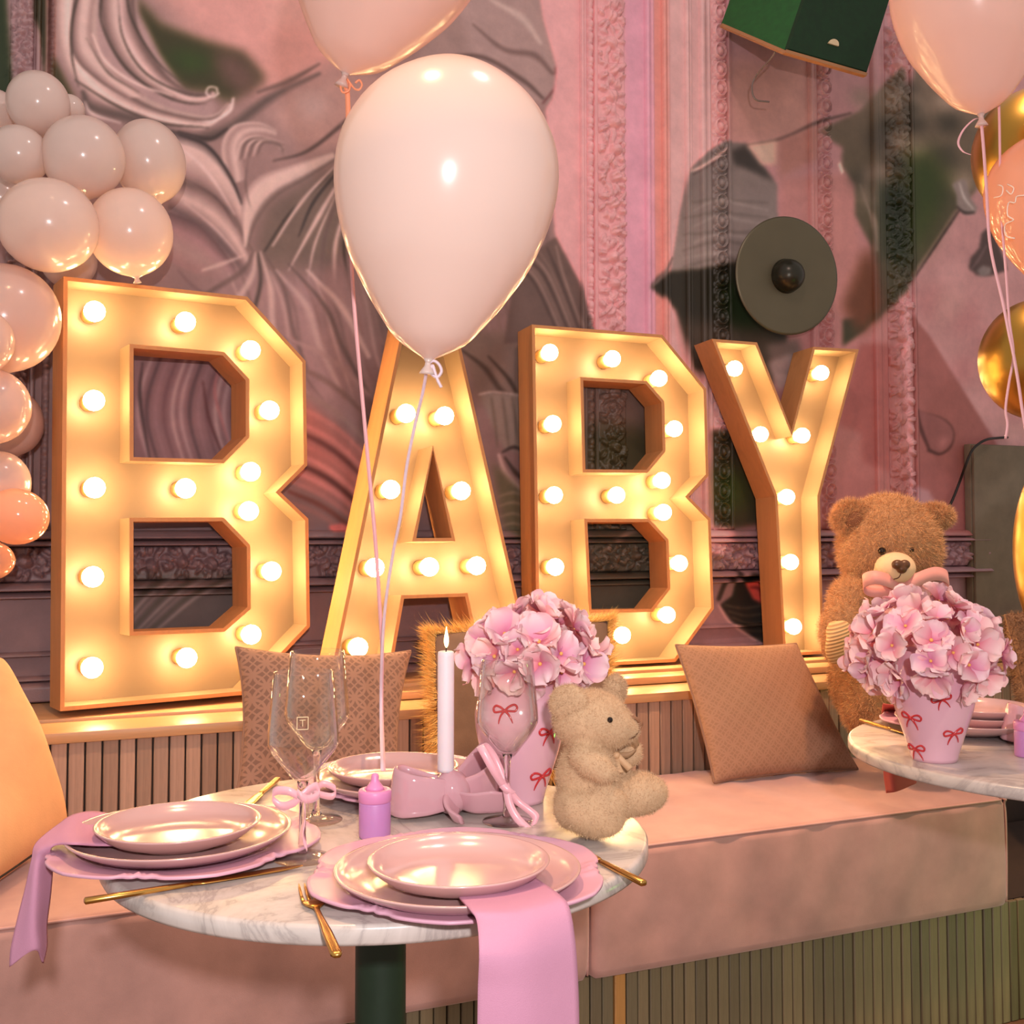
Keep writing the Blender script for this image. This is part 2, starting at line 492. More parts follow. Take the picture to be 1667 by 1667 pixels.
for pts, wd, c in (([(430, 410), (470, 350), (520, 300), (560, 256)], [3, 6, 6, 3], VD), ([(444, 400), (490, 330), (548, 268)], [3, 8, 3], LT), ([(486, 385), (510, 330), (552, 276)], [2, 6, 4], (60, 50, 48)), ([(470, 440), (520, 350), (560, 282)], [3, 10, 4], LT), ([(520, 470), (530, 380), (560, 300)], [3, 7, 3], DK), ([(500, 470), (512, 400), (545, 320)], [2, 5, 2], LT), ([(545, 480), (546, 400), (566, 330)], [6, 9, 4], LT), ([(570, 470), (560, 400), (574, 340)], [4, 6, 3], VD), ([(405, 250), (400, 300), (408, 340)], [1, 3, 1], DK)):
    stroke(pts, wd, c, 0.6, 0.9)
# vertical drapery below
poly([(330, 440), (600, 440), (600, 700), (330, 620)], (152, 122, 120), 18)
for i, x in enumerate(range(400, 640, 17)):
    stroke([(x - 30 + rp.randint(-8, 8), 420 + rp.randint(0, 30)), (x - 6, 500), (x + 10, 560 + rp.randint(0, 50)), (x + 40, 650)], [2, 10, 8, 2], (LT, DK, MD, (132, 100, 96))[i % 4], 0.95, 0.45)
for pts, wd, c in (([(412, 410), (396, 440), (350, 470), (300, 500)], [4, 12, 12, 4], DK), ([(416, 412), (410, 450), (380, 500), (350, 560)], [4, 14, 14, 6], LT), ([(420, 412), (424, 460), (410, 520), (400, 580)], [3, 9, 9, 4], VD),
                   ([(424, 410), (440, 470), (446, 540), (470, 620)], [4, 14, 16, 8], LT), ([(428, 408), (462, 470), (478, 540), (500, 600)], [3, 8, 10, 4], DK), ([(450, 440), (500, 500), (520, 560), (556, 640)], [6, 16, 18, 8], (178, 150, 146)),
                   ([(470, 430), (530, 500), (560, 570), (600, 640)], [4, 10, 12, 6], (104, 84, 80)), ([(500, 440), (556, 500), (600, 580)], [6, 16, 10], LT), ([(330, 440), (360, 430), (400, 415)], [6, 10, 3], LT), ([(290, 440), (320, 470), (400, 520), (480, 560)], [4, 8, 8, 3], (126, 98, 98)),
                   ([(280, 232), (320, 262), (352, 300), (382, 350)], [2, 7, 7, 2], (206, 178, 174)), ([(300, 330), (350, 372), (392, 420)], [2, 6, 2], (202, 172, 168))):
    stroke(pts, wd, c, 0.8, 0.75)
# strands behind the big balloon
for i, x in enumerate(range(575, 960, 18)):
    stroke([(x - 20, 180 + rp.randint(-30, 30)), (x, 300), (x + 14, 420), (x + 48, 560)], [4, 12, 14, 4], (MD, (128, 104, 96), DK, (150, 124, 118), VD)[i % 5], 0.95, 0.5)
poly([(590, 300), (640, 420), (690, 560), (640, 570), (590, 470)], (108, 88, 82), 16, 0.7)
# rounded draped form top centre
poly([(640, 130), (700, 60), (760, -80), (868, -80), (884, 30), (906, 110), (900, 152), (886, 170), (830, 150), (760, 120), (690, 140)], (158, 132, 128), 6, 1, True)
stroke([(640, 118), (700, 100), (780, 92), (850, 130), (884, 160)], [4, 8, 10, 12, 6], (104, 82, 78), 0.9)
stroke([(770, 40), (820, 80), (870, 90), (900, 120)], [4, 12, 16, 8], (120, 96, 92), 0.95)
stroke([(800, 0), (850, 30), (880, 70)], [8, 18, 8], (180, 156, 150), 0.95)
stroke([(884, 168), (904, 140), (904, 110)], [3, 4, 3], (120, 76, 76), 0.6)
stroke([(636, 200), (640, 150), (668, 110)], [2, 5, 2], VD, 0.6)
# pinkish brown folds between the first two letters
poly([(480, 640), (600, 740), (610, 850), (480, 780)], (166, 110, 102), 10)
for i, (y0, c) in enumerate(((560, MD), (600, (132, 104, 98)), (640, (150, 122, 116)), (665, (180, 122, 114)), (690, (190, 128, 120)), (705, (112, 66, 60)), (722, (176, 116, 108)), (742, (190, 130, 122)), (757, (96, 54, 48)), (772, (186, 128, 122)), (790, (168, 118, 112)), (808, (120, 72, 62)), (824, (150, 110, 104)))):
    stroke([(470, y0 - 8), (520, y0 + 14), (560, y0 + 42), (610, y0 + 92)], [8, 13, 12, 6], c, 0.8, 0.9)
poly([(556, 852), (566, 856), (570, 864), (540, 866), (534, 856)], (206, 120, 112), 2)
# folds seen through the first letter
poly([(215, 560), (400, 560), (400, 760), (215, 760)], (150, 112, 112), 4)
for i in range(13):
    x = 222 + i * 14
    stroke([(x + 26, 580), (x + 6, 640), (x + 4, 690), (x + 22, 755)], [7, 11, 10, 5], ((184, 150, 148), (104, 76, 78), (160, 122, 122), (128, 90, 92), (190, 156, 152))[i % 5], 0.85, 0.8)
for pts, c in (([(330, 620), (340, 680), (362, 740)], (110, 66, 66)), ([(360, 590), (350, 640), (372, 720)], (180, 122, 120)), ([(232, 590), (228, 650), (244, 750)], (86, 62, 62))):
    stroke(pts, [2, 7, 3], c, 0.7)
poly([(215, 930), (400, 930), (400, 1040), (215, 1040)], (112, 92, 86), 6)
for i in range(9):
    stroke([(400 - i * 18, 935), (330 - i * 14, 965), (250 - i * 10, 1030)], [3, 9, 4], (LT, (92, 80, 62), MD)[i % 3], 0.9, 0.55)
# cloth between the A and the second B
poly([(745, 540), (870, 540), (870, 660), (780, 660)], (128, 106, 98), 6)
stroke([(752, 570), (790, 600), (820, 640), (850, 642)], [4, 12, 14, 4], (84, 66, 58), 0.85)
stroke([(795, 580), (830, 620), (850, 660)], [3, 10, 5], (76, 60, 52), 0.8)
poly([(780, 640), (850, 640), (858, 740), (820, 730), (800, 690)], (138, 120, 112), 3)
for x in (800, 818, 834): stroke([(x, 648), (x + 6, 690), (x + 10, 728)], [6, 8, 3], (110, 94, 84), 0.9, 0.8)
stroke([(780, 642), (806, 638), (850, 644)], 2, (206, 180, 172), 0.4)
stroke([(818, 736), (836, 728), (852, 734)], [3, 7, 4], (72, 56, 52), 0.7)
stroke([(812, 740), (824, 772), (852, 800)], [6, 12, 10], (182, 152, 146), 0.7)
stroke([(822, 745), (840, 770), (856, 782)], [4, 10, 8], (76, 58, 50), 0.7)
poly([(800, 750), (850, 800), (860, 900), (820, 860)], (108, 96, 76), 6)
for y in (808, 824, 842, 858): stroke([(812, y), (836, y - 6), (860, y + 2)], [2, 6, 3], (150, 130, 112), 0.8, 0.7)

# ---- right half: pink panelling with painted fragments
EDGE = [(868, -80), (884, 30), (906, 110), (900, 158), (888, 178), (905, 400), (945, 470), (966, 540), (966, 900), (1780, 900), (1780, -80)]
poly(EDGE, (208, 152, 152), 2)
poly([(905, 385), (944, 460), (964, 540), (820, 560), (840, 430)], (110, 88, 82), 2)
for i in range(8):
    stroke([(905 - i * 14, 400 + i * 4), (918 - i * 8, 450), (952 - i * 6, 545)], [3, 7, 4], ((150, 124, 116), (80, 62, 58), (130, 106, 98))[i % 3], 0.85, 0.75)
poly([(1016, -80), (1068, -80), (1072, 900), (1020, 900)], (196, 148, 160), 3)
poly([(1062, -80), (1088, -80), (1092, 900), (1068, 900)], (198, 140, 132), 3)
poly([(1086, -80), (1156, -80), (1178, 900), (1092, 900)], (212, 160, 158), 3)
poly([(1178, -80), (1440, -80), (1480, 900), (1190, 900)], [(186, 146, 150), (168, 112, 106)], 3)
poly([(1178, 100), (1330, 100), (1330, 240), (1180, 240)], (182, 138, 130), 16)
poly([(1270, 290), (1395, 280), (1400, 520), (1270, 500)], (178, 128, 124), 6)
poly([(1470, -80), (1780, -80), (1780, 900), (1480, 900)], (186, 142, 142), 2)
for i in range(22):
    x, y = rp.randint(1485, 1660), rp.randint(330, 700)
    poly([(x, y), (x + 40, y - 25), (x + 60, y + 10), (x + 20, y + 40)], ((202, 158, 158), (178, 122, 124), (196, 156, 152))[i % 3], 14, 0.6)
poly([(1483, 512), (1512, 545), (1622, 722), (1700, 900), (1484, 900)], (158, 104, 100), 2)
poly([(1484, 790), (1512, 798), (1530, 830), (1484, 850)], (176, 136, 138), 3)
poly([(1190, 860), (1780, 880), (1780, 1280), (900, 1280), (900, 960), (1150, 960)], (148, 116, 118), 4)
poly([(1364, 690), (1402, 706), (1404, 752), (1452, 770), (1452, 560), (1400, 560)], (160, 100, 96), 4)  # cast shadow of the letter Y, painted into the wall colour
# grey torn fragment with its dark lower half
poly([(1120, 278), (1150, 248), (1178, 230), (1216, 234), (1240, 268), (1265, 300), (1268, 440), (1210, 440), (1140, 444), (1084, 474), (1092, 440), (1106, 350)], [(128, 112, 108), (150, 132, 126)], 2)
for i in range(9):
    stroke([(1110 + rp.randint(0, 20), 330 + i * 13), (1170, 322 + i * 13 + rp.randint(-8, 8)), (1250, 330 + i * 12)], [3, 9, 4], ((104, 92, 86), (168, 150, 144))[i % 2], 0.95, 0.5)
stroke([(1122, 280), (1150, 268), (1180, 244)], [3, 8, 4], (204, 170, 162), 0.6)
stroke([(1128, 284), (1165, 262)], [2, 3], (90, 72, 70), 0.5)
poly([(1190, 246), (1214, 236), (1240, 270), (1262, 296), (1230, 280), (1196, 268)], (72, 62, 58), 4)
poly([(1056, 468), (1072, 450), (1092, 442), (1140, 438), (1210, 424), (1268, 430), (1282, 560), (1250, 640), (1130, 600), (1112, 540), (1100, 505), (1086, 488)], (58, 50, 38), 3)
poly([(1170, 460), (1250, 450), (1250, 540), (1190, 540)], (40, 56, 22), 16)
stroke([(1056, 470), (1076, 452), (1094, 420)], [3, 8, 5], (128, 108, 102), 0.7)
poly([(1106, 520), (1260, 540), (1260, 620), (1130, 610)], (92, 74, 62), 10, 0.8)
poly([(1246, 560), (1300, 550), (1310, 600), (1262, 625)], (128, 106, 98), 6)
poly([(1250, 590), (1290, 575), (1300, 606), (1268, 640)], (176, 148, 142), 4)
# pale strap and the big grey-green cloth
stroke([(1216, 236), (1270, 226), (1330, 200), (1385, 184)], [3, 6, 6, 3], (108, 84, 80), 0.6)
poly([(1216, 236), (1266, 228), (1266, 268), (1240, 268)], (206, 166, 152), 3)
poly([(1266, 228), (1330, 206), (1330, 260), (1268, 290)], (172, 124, 116), 6)
poly([(1330, 214), (1400, 180), (1440, 134), (1466, 108), (1478, 168), (1500, 60), (1640, 60), (1612, 250), (1604, 275), (1588, 312), (1560, 340), (1484, 452), (1474, 472), (1440, 506), (1402, 542), (1372, 564), (1372, 520), (1398, 516), (1424, 470), (1418, 400), (1392, 350), (1392, 300), (1370, 270), (1372, 240)], [(142, 120, 108), (72, 66, 46)], 3)
for i in range(26):
    x, y = rp.randint(1395, 1580), rp.randint(140, 330)
    poly([(x - 22, y - 12), (x + 14, y - 18), (x + 24, y + 10), (x - 10, y + 16)], ((176, 152, 138), (84, 74, 66), (150, 130, 118), (66, 60, 50))[i % 4], 10, 0.75)
poly([(1476, 250), (1530, 250), (1540, 320), (1500, 400), (1476, 420)], (62, 76, 26), 20)
poly([(1424, 300), (1476, 300), (1476, 440), (1440, 420)], (46, 54, 34), 12)
poly([(1372, 500), (1410, 400), (1424, 430), (1440, 500), (1400, 545)], (112, 70, 50), 10)
stroke([(1554, 344), (1520, 400), (1484, 446)], [5, 9, 4], (128, 108, 92), 0.7)
stroke([(1562, 342), (1530, 390), (1490, 450)], [2, 3, 2], (58, 44, 40), 0.5)
poly([(1368, 262), (1374, 280), (1370, 284), (1364, 268)], (220, 184, 172), 1)
stroke([(1400, 300), (1420, 360), (1424, 410)], [2, 8, 3], (140, 122, 110), 0.8)
# nose and lips pieces, teardrop, horn
poly([(1550, 300), (1562, 292), (1573, 293), (1580, 322), (1591, 338), (1588, 348), (1572, 350), (1558, 334), (1557, 318)], (150, 132, 128), 2)
stroke([(1562, 298), (1570, 322), (1584, 340)], [2, 4, 2], (200, 184, 180), 0.6)
stroke([(1558, 336), (1570, 346), (1586, 346)], [2, 6, 3], (78, 64, 62), 0.6)
poly([(1606, 372), (1620, 380), (1640, 440), (1610, 450), (1590, 448), (1577, 436), (1580, 420), (1594, 404), (1598, 380)], (98, 78, 76), 2)
poly([(1590, 440), (1600, 432), (1614, 436), (1612, 448), (1596, 450)], (140, 124, 122), 2)
stroke([(1580, 440), (1592, 424), (1606, 400)], [2, 6, 3], (122, 98, 98), 0.6)
poly([(1492, 668), (1530, 678), (1549, 694), (1553, 712), (1545, 730), (1526, 739), (1512, 732), (1503, 712)], (150, 100, 98), 1)
stroke([(1493, 668), (1500, 700), (1512, 730)], [3, 8, 5], (96, 56, 54), 0.6)
stroke([(1512, 733), (1530, 739), (1546, 729), (1553, 712), (1549, 694), (1530, 679), (1493, 668)], [6, 4, 3, 2, 2, 2, 1], (92, 56, 52), 0.5)
poly([(1532, 712), (1546, 710), (1540, 728), (1526, 732)], (172, 118, 116), 4)
stroke([(1170, 975), (1180, 950), (1192, 932)], [8, 9, 10], (66, 52, 50), 0.5)
poly([(1200, 940), (1210, 932), (1235, 934), (1250, 950), (1250, 1050), (1230, 1040), (1190, 1010), (1172, 985), (1192, 970)], (48, 40, 34), 2)
poly([(1212, 948), (1232, 942), (1246, 960), (1246, 985), (1226, 976)], (196, 92, 80), 2)
stroke([(1222, 956), (1236, 958), (1240, 970)], [3, 6, 3], (132, 52, 48), 0.6)
for i in range(5): stroke([(1180 + i * 6, 985 + i * 10), (1210 + i * 3, 990 + i * 12), (1246, 985 + i * 14)], 2, (128, 108, 90), 0.5, 0.8)
stroke([(1170, 985), (1190, 1015), (1236, 1046)], 3, (200, 160, 154), 0.4)
poly([(1156, 700), (1250, 700), (1250, 850), (1200, 860), (1160, 856)], (78, 66, 48), 5)
poly([(1160, 760), (1220, 770), (1220, 830), (1165, 840)], (72, 84, 36), 16, 0.8)
poly([(940, 600), (1090, 600), (1090, 780), (940, 780)], (128, 104, 94), 6)
poly([(955, 690), (1060, 700), (1060, 770), (950, 770)], (84, 74, 50), 14)
poly([(950, 840), (1100, 840), (1100, 1000), (950, 1000)], (104, 92, 78), 6)
stroke([(975, 900), (1010, 870), (1050, 860)], [3, 10, 4], (168, 138, 122), 0.8, 0.8)
stroke([(970, 930), (1020, 930), (1030, 890)], [3, 5, 2], (80, 68, 58), 0.7)
CV[:] = blur1(blur1(CV, 1), 1)
GAIN = 1.6


def paint_at(P):
    """pigment (linear rgb) of the wall at world points"""
    P = np.asarray(P, float); d = P - CAM; z = d @ FW
    x = ((CX + F_PX * (d @ RT) / z) - PX0) * PS - .5; y = ((CY - F_PX * (d @ UP) / z) - PY0) * PS - .5
    x = x.clip(0, PW - 1.01); y = y.clip(0, PH - 1.01); i = x.astype(int); j = y.astype(int); a = (x - i)[:, None]; b = (y - j)[:, None]
    c = (CV[j, i] * (1 - a) + CV[j, i + 1] * a) * (1 - b) + (CV[j + 1, i] * (1 - a) + CV[j + 1, i + 1] * a) * b
    c = c / 255.0; c = np.where(c <= 0.04045, c / 12.92, ((c + .055) / 1.055) ** 2.4)
    return ((c / .45) ** 1.32 * .45 * GAIN * np.array([.93, 1.03, 1.06])).clip(0, .9)


def paint(me, P, gain=1.0):
    c = np.concatenate([paint_at(P) * gain, np.ones((len(P), 1))], 1)
    at = me.color_attributes.new('paint', 'FLOAT_COLOR', 'POINT'); at.data.foreach_set('color', c.ravel().astype(np.float32))


def paint_mat(name, rough, bump, bscale):
    s = NT(name); a = s.n('ShaderNodeAttribute'); a.attribute_name = 'paint'
    v = s.coord('Object'); nz = s.noise(v, 14, 8, 0.65)
    mx = s.n('ShaderNodeMix', data_type='RGBA', blend_type='MULTIPLY'); mx.inputs[0].default_value = 1.0
    s.l(a.outputs['Color'], mx.inputs[6]); s.l(s.ramp(nz, [(0.3, (.86, .86, .86, 1)), (0.7, (1.1, 1.09, 1.08, 1))]), mx.inputs[7])
    s.l(mx.outputs[2], s.p.inputs['Base Color']); s.set(Roughness=rough)
    if bump: s.bump(s.noise(v, bscale, 4), bump, 0.002)
    return s.m


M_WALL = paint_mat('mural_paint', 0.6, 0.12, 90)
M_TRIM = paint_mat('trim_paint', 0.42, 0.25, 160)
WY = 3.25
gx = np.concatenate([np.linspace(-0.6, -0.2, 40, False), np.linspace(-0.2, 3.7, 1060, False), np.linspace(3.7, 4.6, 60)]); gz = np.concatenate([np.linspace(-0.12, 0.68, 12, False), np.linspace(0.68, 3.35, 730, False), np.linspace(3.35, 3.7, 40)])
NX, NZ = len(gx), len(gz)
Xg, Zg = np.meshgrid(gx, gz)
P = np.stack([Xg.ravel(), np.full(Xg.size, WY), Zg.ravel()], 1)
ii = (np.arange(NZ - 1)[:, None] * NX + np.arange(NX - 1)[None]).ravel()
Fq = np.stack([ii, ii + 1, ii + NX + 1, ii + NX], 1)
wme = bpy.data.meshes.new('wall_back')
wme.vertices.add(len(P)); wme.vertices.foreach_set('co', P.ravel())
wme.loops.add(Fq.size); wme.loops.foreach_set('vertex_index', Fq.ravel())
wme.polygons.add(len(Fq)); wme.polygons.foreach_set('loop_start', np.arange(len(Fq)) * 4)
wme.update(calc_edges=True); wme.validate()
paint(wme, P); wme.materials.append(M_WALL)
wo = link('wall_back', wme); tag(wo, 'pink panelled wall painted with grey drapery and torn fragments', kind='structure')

M_FLOOR = wood('floor_boards', lin(120, 84, 62), 0.5, (1, 10, 1))
fl = mk('floor', box(-2.5, 5.5, -2.0, 3.25, -0.17, -0.12), M_FLOOR, smooth=False, world=True); tag(fl, kind='structure')


# ------------------------------------------------------------------ plaster relief on the wall
def splats(nx, ny, items):
    H = np.zeros((ny, nx)); X, Y = np.meshgrid((np.arange(nx) + .5) / nx * 2 - 1, np.arange(ny) + .5)
    return H, X, Y


def relief(width, length, style, seed, step=0.0035):
    rs = np.random.RandomState(seed); nx = max(6, int(width / step)); ny = int(length / step)
    H = np.zeros((ny, nx)); cxp = nx / 2
    def leaf(x, y, ang, L, Wd, h, vein=True):
        R = int(L * 1.3) + 2; x0, x1 = max(0, int(x - R)), min(nx, int(x + R) + 1); y0, y1 = max(0, int(y - R)), min(ny, int(y + R) + 1)
        if x1 <= x0 or y1 <= y0: return
        X, Y = np.meshgrid(np.arange(x0, x1) - x, np.arange(y0, y1) - y)
        u = (X * math.cos(ang) + Y * math.sin(ang)) / L; v = (-X * math.sin(ang) + Y * math.cos(ang)) / Wd
        g = np.clip(1 - u * u - v * v, 0, 1) ** 0.7 * h
        if vein: g *= 0.62 + 0.38 * np.clip(np.abs(v) * 2.2, 0, 1)
        q = H[y0:y1, x0:x1]; np.maximum(q, g, out=q)
    if style == 'acanthus':
        per = width * 0.85 / step; y = -per
        while y < ny + per:
            k = rs.rand(); leaf(cxp + rs.uniform(-.12, .12) * nx, y, rs.uniform(0, PI), nx * .24, nx * .2, 1.0, k < .5)
            for j in range(9):
                a = 2 * PI * j / 9 + rs.uniform(-.3, .3); d = nx * rs.uniform(.28, .42)
                leaf(cxp + d * math.cos(a), y + d * 1.15 * math.sin(a), a + rs.uniform(-.5, .5), nx * rs.uniform(.16, .26), nx * rs.uniform(.07, .11), rs.uniform(.55, .95))
            for j in range(7):
                leaf(rs.uniform(.08, .92) * nx, y + rs.uniform(-.5, .5) * per, rs.uniform(0, PI), nx * .13, nx * .06, rs.uniform(.4, .8))
            y += per
    elif style == 'egg':
        per = width * 1.15 / step; y = 0
        while y < ny + per:
            Y, X = np.mgrid[max(0, int(y - per)):min(ny, int(y + per)), 0:nx]
            if Y.size:
                d = np.hypot((X - cxp) / (nx * .40), (Y - y) / (per * .44))
                g = np.maximum(np.clip(1 - ((d - .86) / .2) ** 2, 0, 1) * .9, np.clip(1 - (d / .62) ** 2, 0, 1) ** .6)
                q = H[Y[0, 0]:Y[-1, 0] + 1]; np.maximum(q, g, out=q)
            for s in (-1, 1): leaf(cxp + s * nx * .3, y + per * .5, s * .7, nx * .2, nx * .08, .7)
            y += per
    else:
        per = width * 1.5 / step; y = 0
        while y < ny + per:
            leaf(cxp, y, PI / 2, per * .42, nx * .42, 1.0, False); leaf(cxp, y + per * .5, 0, nx * .42, per * .07, .8, False); leaf(cxp, y + per * .62, 0, nx * .42, per * .07, .8, False)
            y += per
    H = np.maximum(H, .06)
    if style == 'acanthus': H *= .8 + .4 * rs.rand(*H.shape) * .5
    return H


tn = [0]


def trim(H, x0, x1, z0, z1, depth, base=0.004, vertical=True, label=None, bend=0.0, gain=1.0, tilt=0.0):
    """relief slab proud of the wall; H indexed [along, across]"""
    ny, nx = H.shape; tn[0] += 1
    A, Cc = np.meshgrid(np.linspace(0, 1, ny), np.linspace(0, 1, nx), indexing='ij')
    h = H * depth + base
    h[:, 0] = 0; h[:, -1] = 0; h[0] = 0; h[-1] = 0
    if vertical:
        X = x0 + (x1 - x0) * Cc + tilt * (A - .5); Z = z0 + (z1 - z0) * A
    else:
        X = x0 + (x1 - x0) * A; Z = z0 + (z1 - z0) * Cc
    Pp = np.stack([X.ravel(), (WY - h).ravel(), Z.ravel()], 1)
    i = (np.arange(ny - 1)[:, None] * nx + np.arange(nx - 1)[None]).ravel()
    F = np.stack([i, i + 1, i + nx + 1, i + nx], 1) if vertical else np.stack([i, i + nx, i + nx + 1, i + 1], 1)
    me = bpy.data.meshes.new('trim')
    me.vertices.add(len(Pp)); me.vertices.foreach_set('co', Pp.ravel()); me.loops.add(F.size); me.loops.foreach_set('vertex_index', F.ravel())
    me.polygons.add(len(F)); me.polygons.foreach_set('loop_start', np.arange(len(F)) * 4); me.update(calc_edges=True); me.validate()
    me.polygons.foreach_set('use_smooth', [True] * len(me.polygons))
    Q = Pp.copy(); Q[:, 1] = WY; paint(me, Q, gain); me.materials.append(M_TRIM)
    o = link('trim_%d' % tn[0], me); tag(o, label, kind='structure'); return o


def xs(px, py=450): return float(ony(px, py, WY)[0])


def profile(width, pts, length, step=0.0035):
    nx = max(8, int(width / step)); h = np.interp(np.linspace(0, 1, nx), [p[0] for p in pts], [p[1] for p in pts]); return np.tile(h, (420 if length > 1 and step > .003 else 24, 1))


ZT = 3.6
for a, b, st, dp, sd in ((972, 1018, 'acanthus', .034, 5), (1160, 1183, 'egg', .022, 8), (1332, 1354, 'egg', .022, 9), (1443, 1484, 'acanthus', .03, 11)):
    xa, xb = xs(a), xs(b); trim(relief(xb - xa, ZT - 1.14, st, sd), xa, xb, 1.14, ZT, dp)
xa, xb = xs(954), xs(966); trim(relief(xb - xa, ZT - 1.14, 'bead', 3), xa, xb, 1.14, ZT, .014)
for a, b in ((944, 955), (966, 973), (1050, 1066), (1078, 1092), (1116, 1128), (1140, 1158), (1184, 1192), (1318, 1331), (1420, 1442), (1484, 1490)):
    xa, xb = xs(a), xs(b); trim(profile(xb - xa, [(0, .2), (.15, .9), (.4, 1), (.55, .35), (.75, .3), (.9, .7), (1, .3)], 2.4), xa, xb, 1.14, ZT, .012)
for a, b, st, dp, sd in ((16, 56, 'acanthus', .03, 21), (78, 91, 'bead', .012, 22)):
    xa, xb = xs(a, 60), xs(b, 60); trim(relief(xb - xa, ZT - 1.14, st, sd), xa, xb, 1.14, ZT, dp)
xa, xb = xs(58, 60), xs(68, 60); trim(profile(xb - xa, [(0, .2), (.3, 1), (.7, 1), (1, .2)], 2), xa, xb, 1.14, ZT, .02)
# dado band running the whole wall: cornice, acanthus frieze, base fillets
XE = xs(1600, 900)
trim(relief(0.095, XE + .6, 'acanthus', 31), -.6, XE, 1.0, 1.095, .045, .012, False, label='carved dado frieze along the wall behind the letters')
for z0, z1, d in ((1.095, 1.112, .05), (1.112, 1.14, .035), (.975, 1.0, .06), (.955, .975, .04), (.80, .815, .018), (.735, .75, .02)):
    trim(profile(z1 - z0, [(0, .3), (.2, 1), (.6, .8), (1, .4)], 2.4, .0031), -.6, XE if z0 > .9 else 4.0, z0, z1, d, .006, False)
trim(profile(.05, [(0, 1), (.8, 1), (1, .5)], 2), -.6, 4.0, .68, .735, .03, .01, False)

# ------------------------------------------------------------------ slatted ledge and banquette
M_SLAT = [wood('slat_wood_%d' % i, lin(*c), 0.6, (1, 1, .06), .28, 60) for i, c in enumerate(((176, 144, 122), (166, 136, 114), (184, 150, 126), (158, 128, 106)))]
M_BASE = [wood('base_wood_%d' % i, lin(*c), 0.6, (1, 1, .06), .28, 60) for i, c in enumerate(((128, 112, 84), (116, 102, 78), (136, 118, 88), (122, 108, 82)))]
M_SLATO = wood('slat_wood_orange_light', lin(196, 140, 78), 0.55, (1, 1, .06), .2, 60)  # single base slat with orange light put into its wood colour
M_BOARD = wood('ledge_wood', lin(196, 150, 104), 0.4, (.05, 1, 1), .16, 70)
M_DARK = mat('dark_groove', lin(52, 38, 30), 0.8)
ledge = thing('slatted_ledge', 'wooden ledge with vertical slats behind the bench, carrying the letters', 'ledge', (1.3, 2.75, 0.44))
mk('ledge_core', box(-.6, 4.5, 2.765, 3.235, -.12, .655), M_DARK, ledge, False, True)
rs = np.random.RandomState(5)
for y0, y1, z, x0 in ((2.735, 2.885, .68, -.6), (2.893, 2.93, .672, -.6), (2.938, 3.235, .68, -.6)):
    mk('ledge_board', bbox_bevel(x0, 4.5, y0, y1, .655, z, .003), M_BOARD, ledge, True, True, sharp=40)
for y0, y1, z in ((2.888, 2.98, .702), (2.986, 3.235, .711)):
    mk('ledge_board', bbox_bevel(.78, 4.5, y0, y1, .681, z, .003), M_BOARD, ledge, True, True, sharp=40)
x = -.6; k = 0
base_slat = None
while x < 4.4:
    if base_slat is None or k < 4:
        o = mk('slat', bbox_bevel(-.0165, .0165, -.012, .0, 0, .215, .002, 1), M_SLAT[k % 4], None, True, False, sharp=40); o.parent = ledge
        if base_slat is None: base_slat = []
        base_slat.append(o)
    else:
        o = base_slat[rs.randint(4)].copy(); COL.objects.link(o)
    o.location = (x - 1.3 + .0165, .012 - rs.rand() * .003, .0); x += .0372; k += 1

M_VEL = fabric('pink_velvet', lin(186, 141, 131), 0.75, 0.5, 700, 0.25, 0.22, 7, (1, .8, .75, 1))
M_PIPE = fabric('pink_piping', lin(206, 158, 148), 0.8, 0.3)
bench = thing('banquette_bench', 'long pink velvet banquette bench on a slatted wooden base', 'bench', (.9, 2.4, -.12))
YB = 2.12; SEAM = 1.085


def seat(x0, x1, seed):
    nu, nv = 90, 44
    def prof(t):   # closed loop section y, z : front face up, top, back
        b = .022; y0, y1, z0, z1 = YB, 2.735, .186, .46
        pts = [(y1, z0), (y0 + b, z0)] + [(y0 + b - b * math.sin(a), z0 + b - b * math.cos(a)) for a in np.linspace(0, PI / 2, 5)[1:]] + \
              [(y0, z0 + .06), (y0 - .004, z0 + .12), (y0 - .004, z0 + .2)] + [(y0 + b - b * math.cos(a), z1 - b + b * math.sin(a)) for a in np.linspace(0, PI / 2, 6)] + \
              [(y0 + .06, z1 + .004), (y0 + .15, z1 + .007), (y0 + .3, z1 + .008), (y1 - .06, z1 + .003), (y1, z1 - .01)]
        return pts
    pr = prof(0); n = len(pr); V = []; F = []; rs = np.random.RandomState(seed); ph = rs.rand(6) * 6
    X = np.concatenate([[x0 + .0, x0 + .004, x0 + .015], np.linspace(x0 + .04, x1 - .04, 120), [x1 - .015, x1 - .004, x1]])
    for x in X:
        e = min(x - x0, x1 - x); s = math.sqrt(max(0, 1 - (1 - min(e / .02, 1)) ** 2)) * .02 - .02
        for y, z in pr:
            dy = .003 * math.sin(x * 23 + ph[0] + z * 9) + .002 * math.sin(x * 51 + ph[1] - z * 20)
            dz = .0025 * math.sin(x * 37 + y * 30 + ph[2]) + .002 * math.sin(x * 61 - y * 25 + ph[3])
            yc = y - s * (1 if y < 2.3 else 0); zc = z + s * (.9 if z > .4 else (-.9 if z < .22 else 0))
            V.append((x, yc + (dy if y < 2.3 and .22 < z < .45 else 0), zc + (dz if z > .45 and y > YB + .03 else 0)))
    k = len(X)
    for i in range(k - 1):
        for j in range(n - 1): F.append((i * n + j, i * n + j + 1, (i + 1) * n + j + 1, (i + 1) * n + j))
    F.append(tuple(range(n))[::-1]); F.append(tuple((k - 1) * n + j for j in range(n)))
    return np.array(V), F


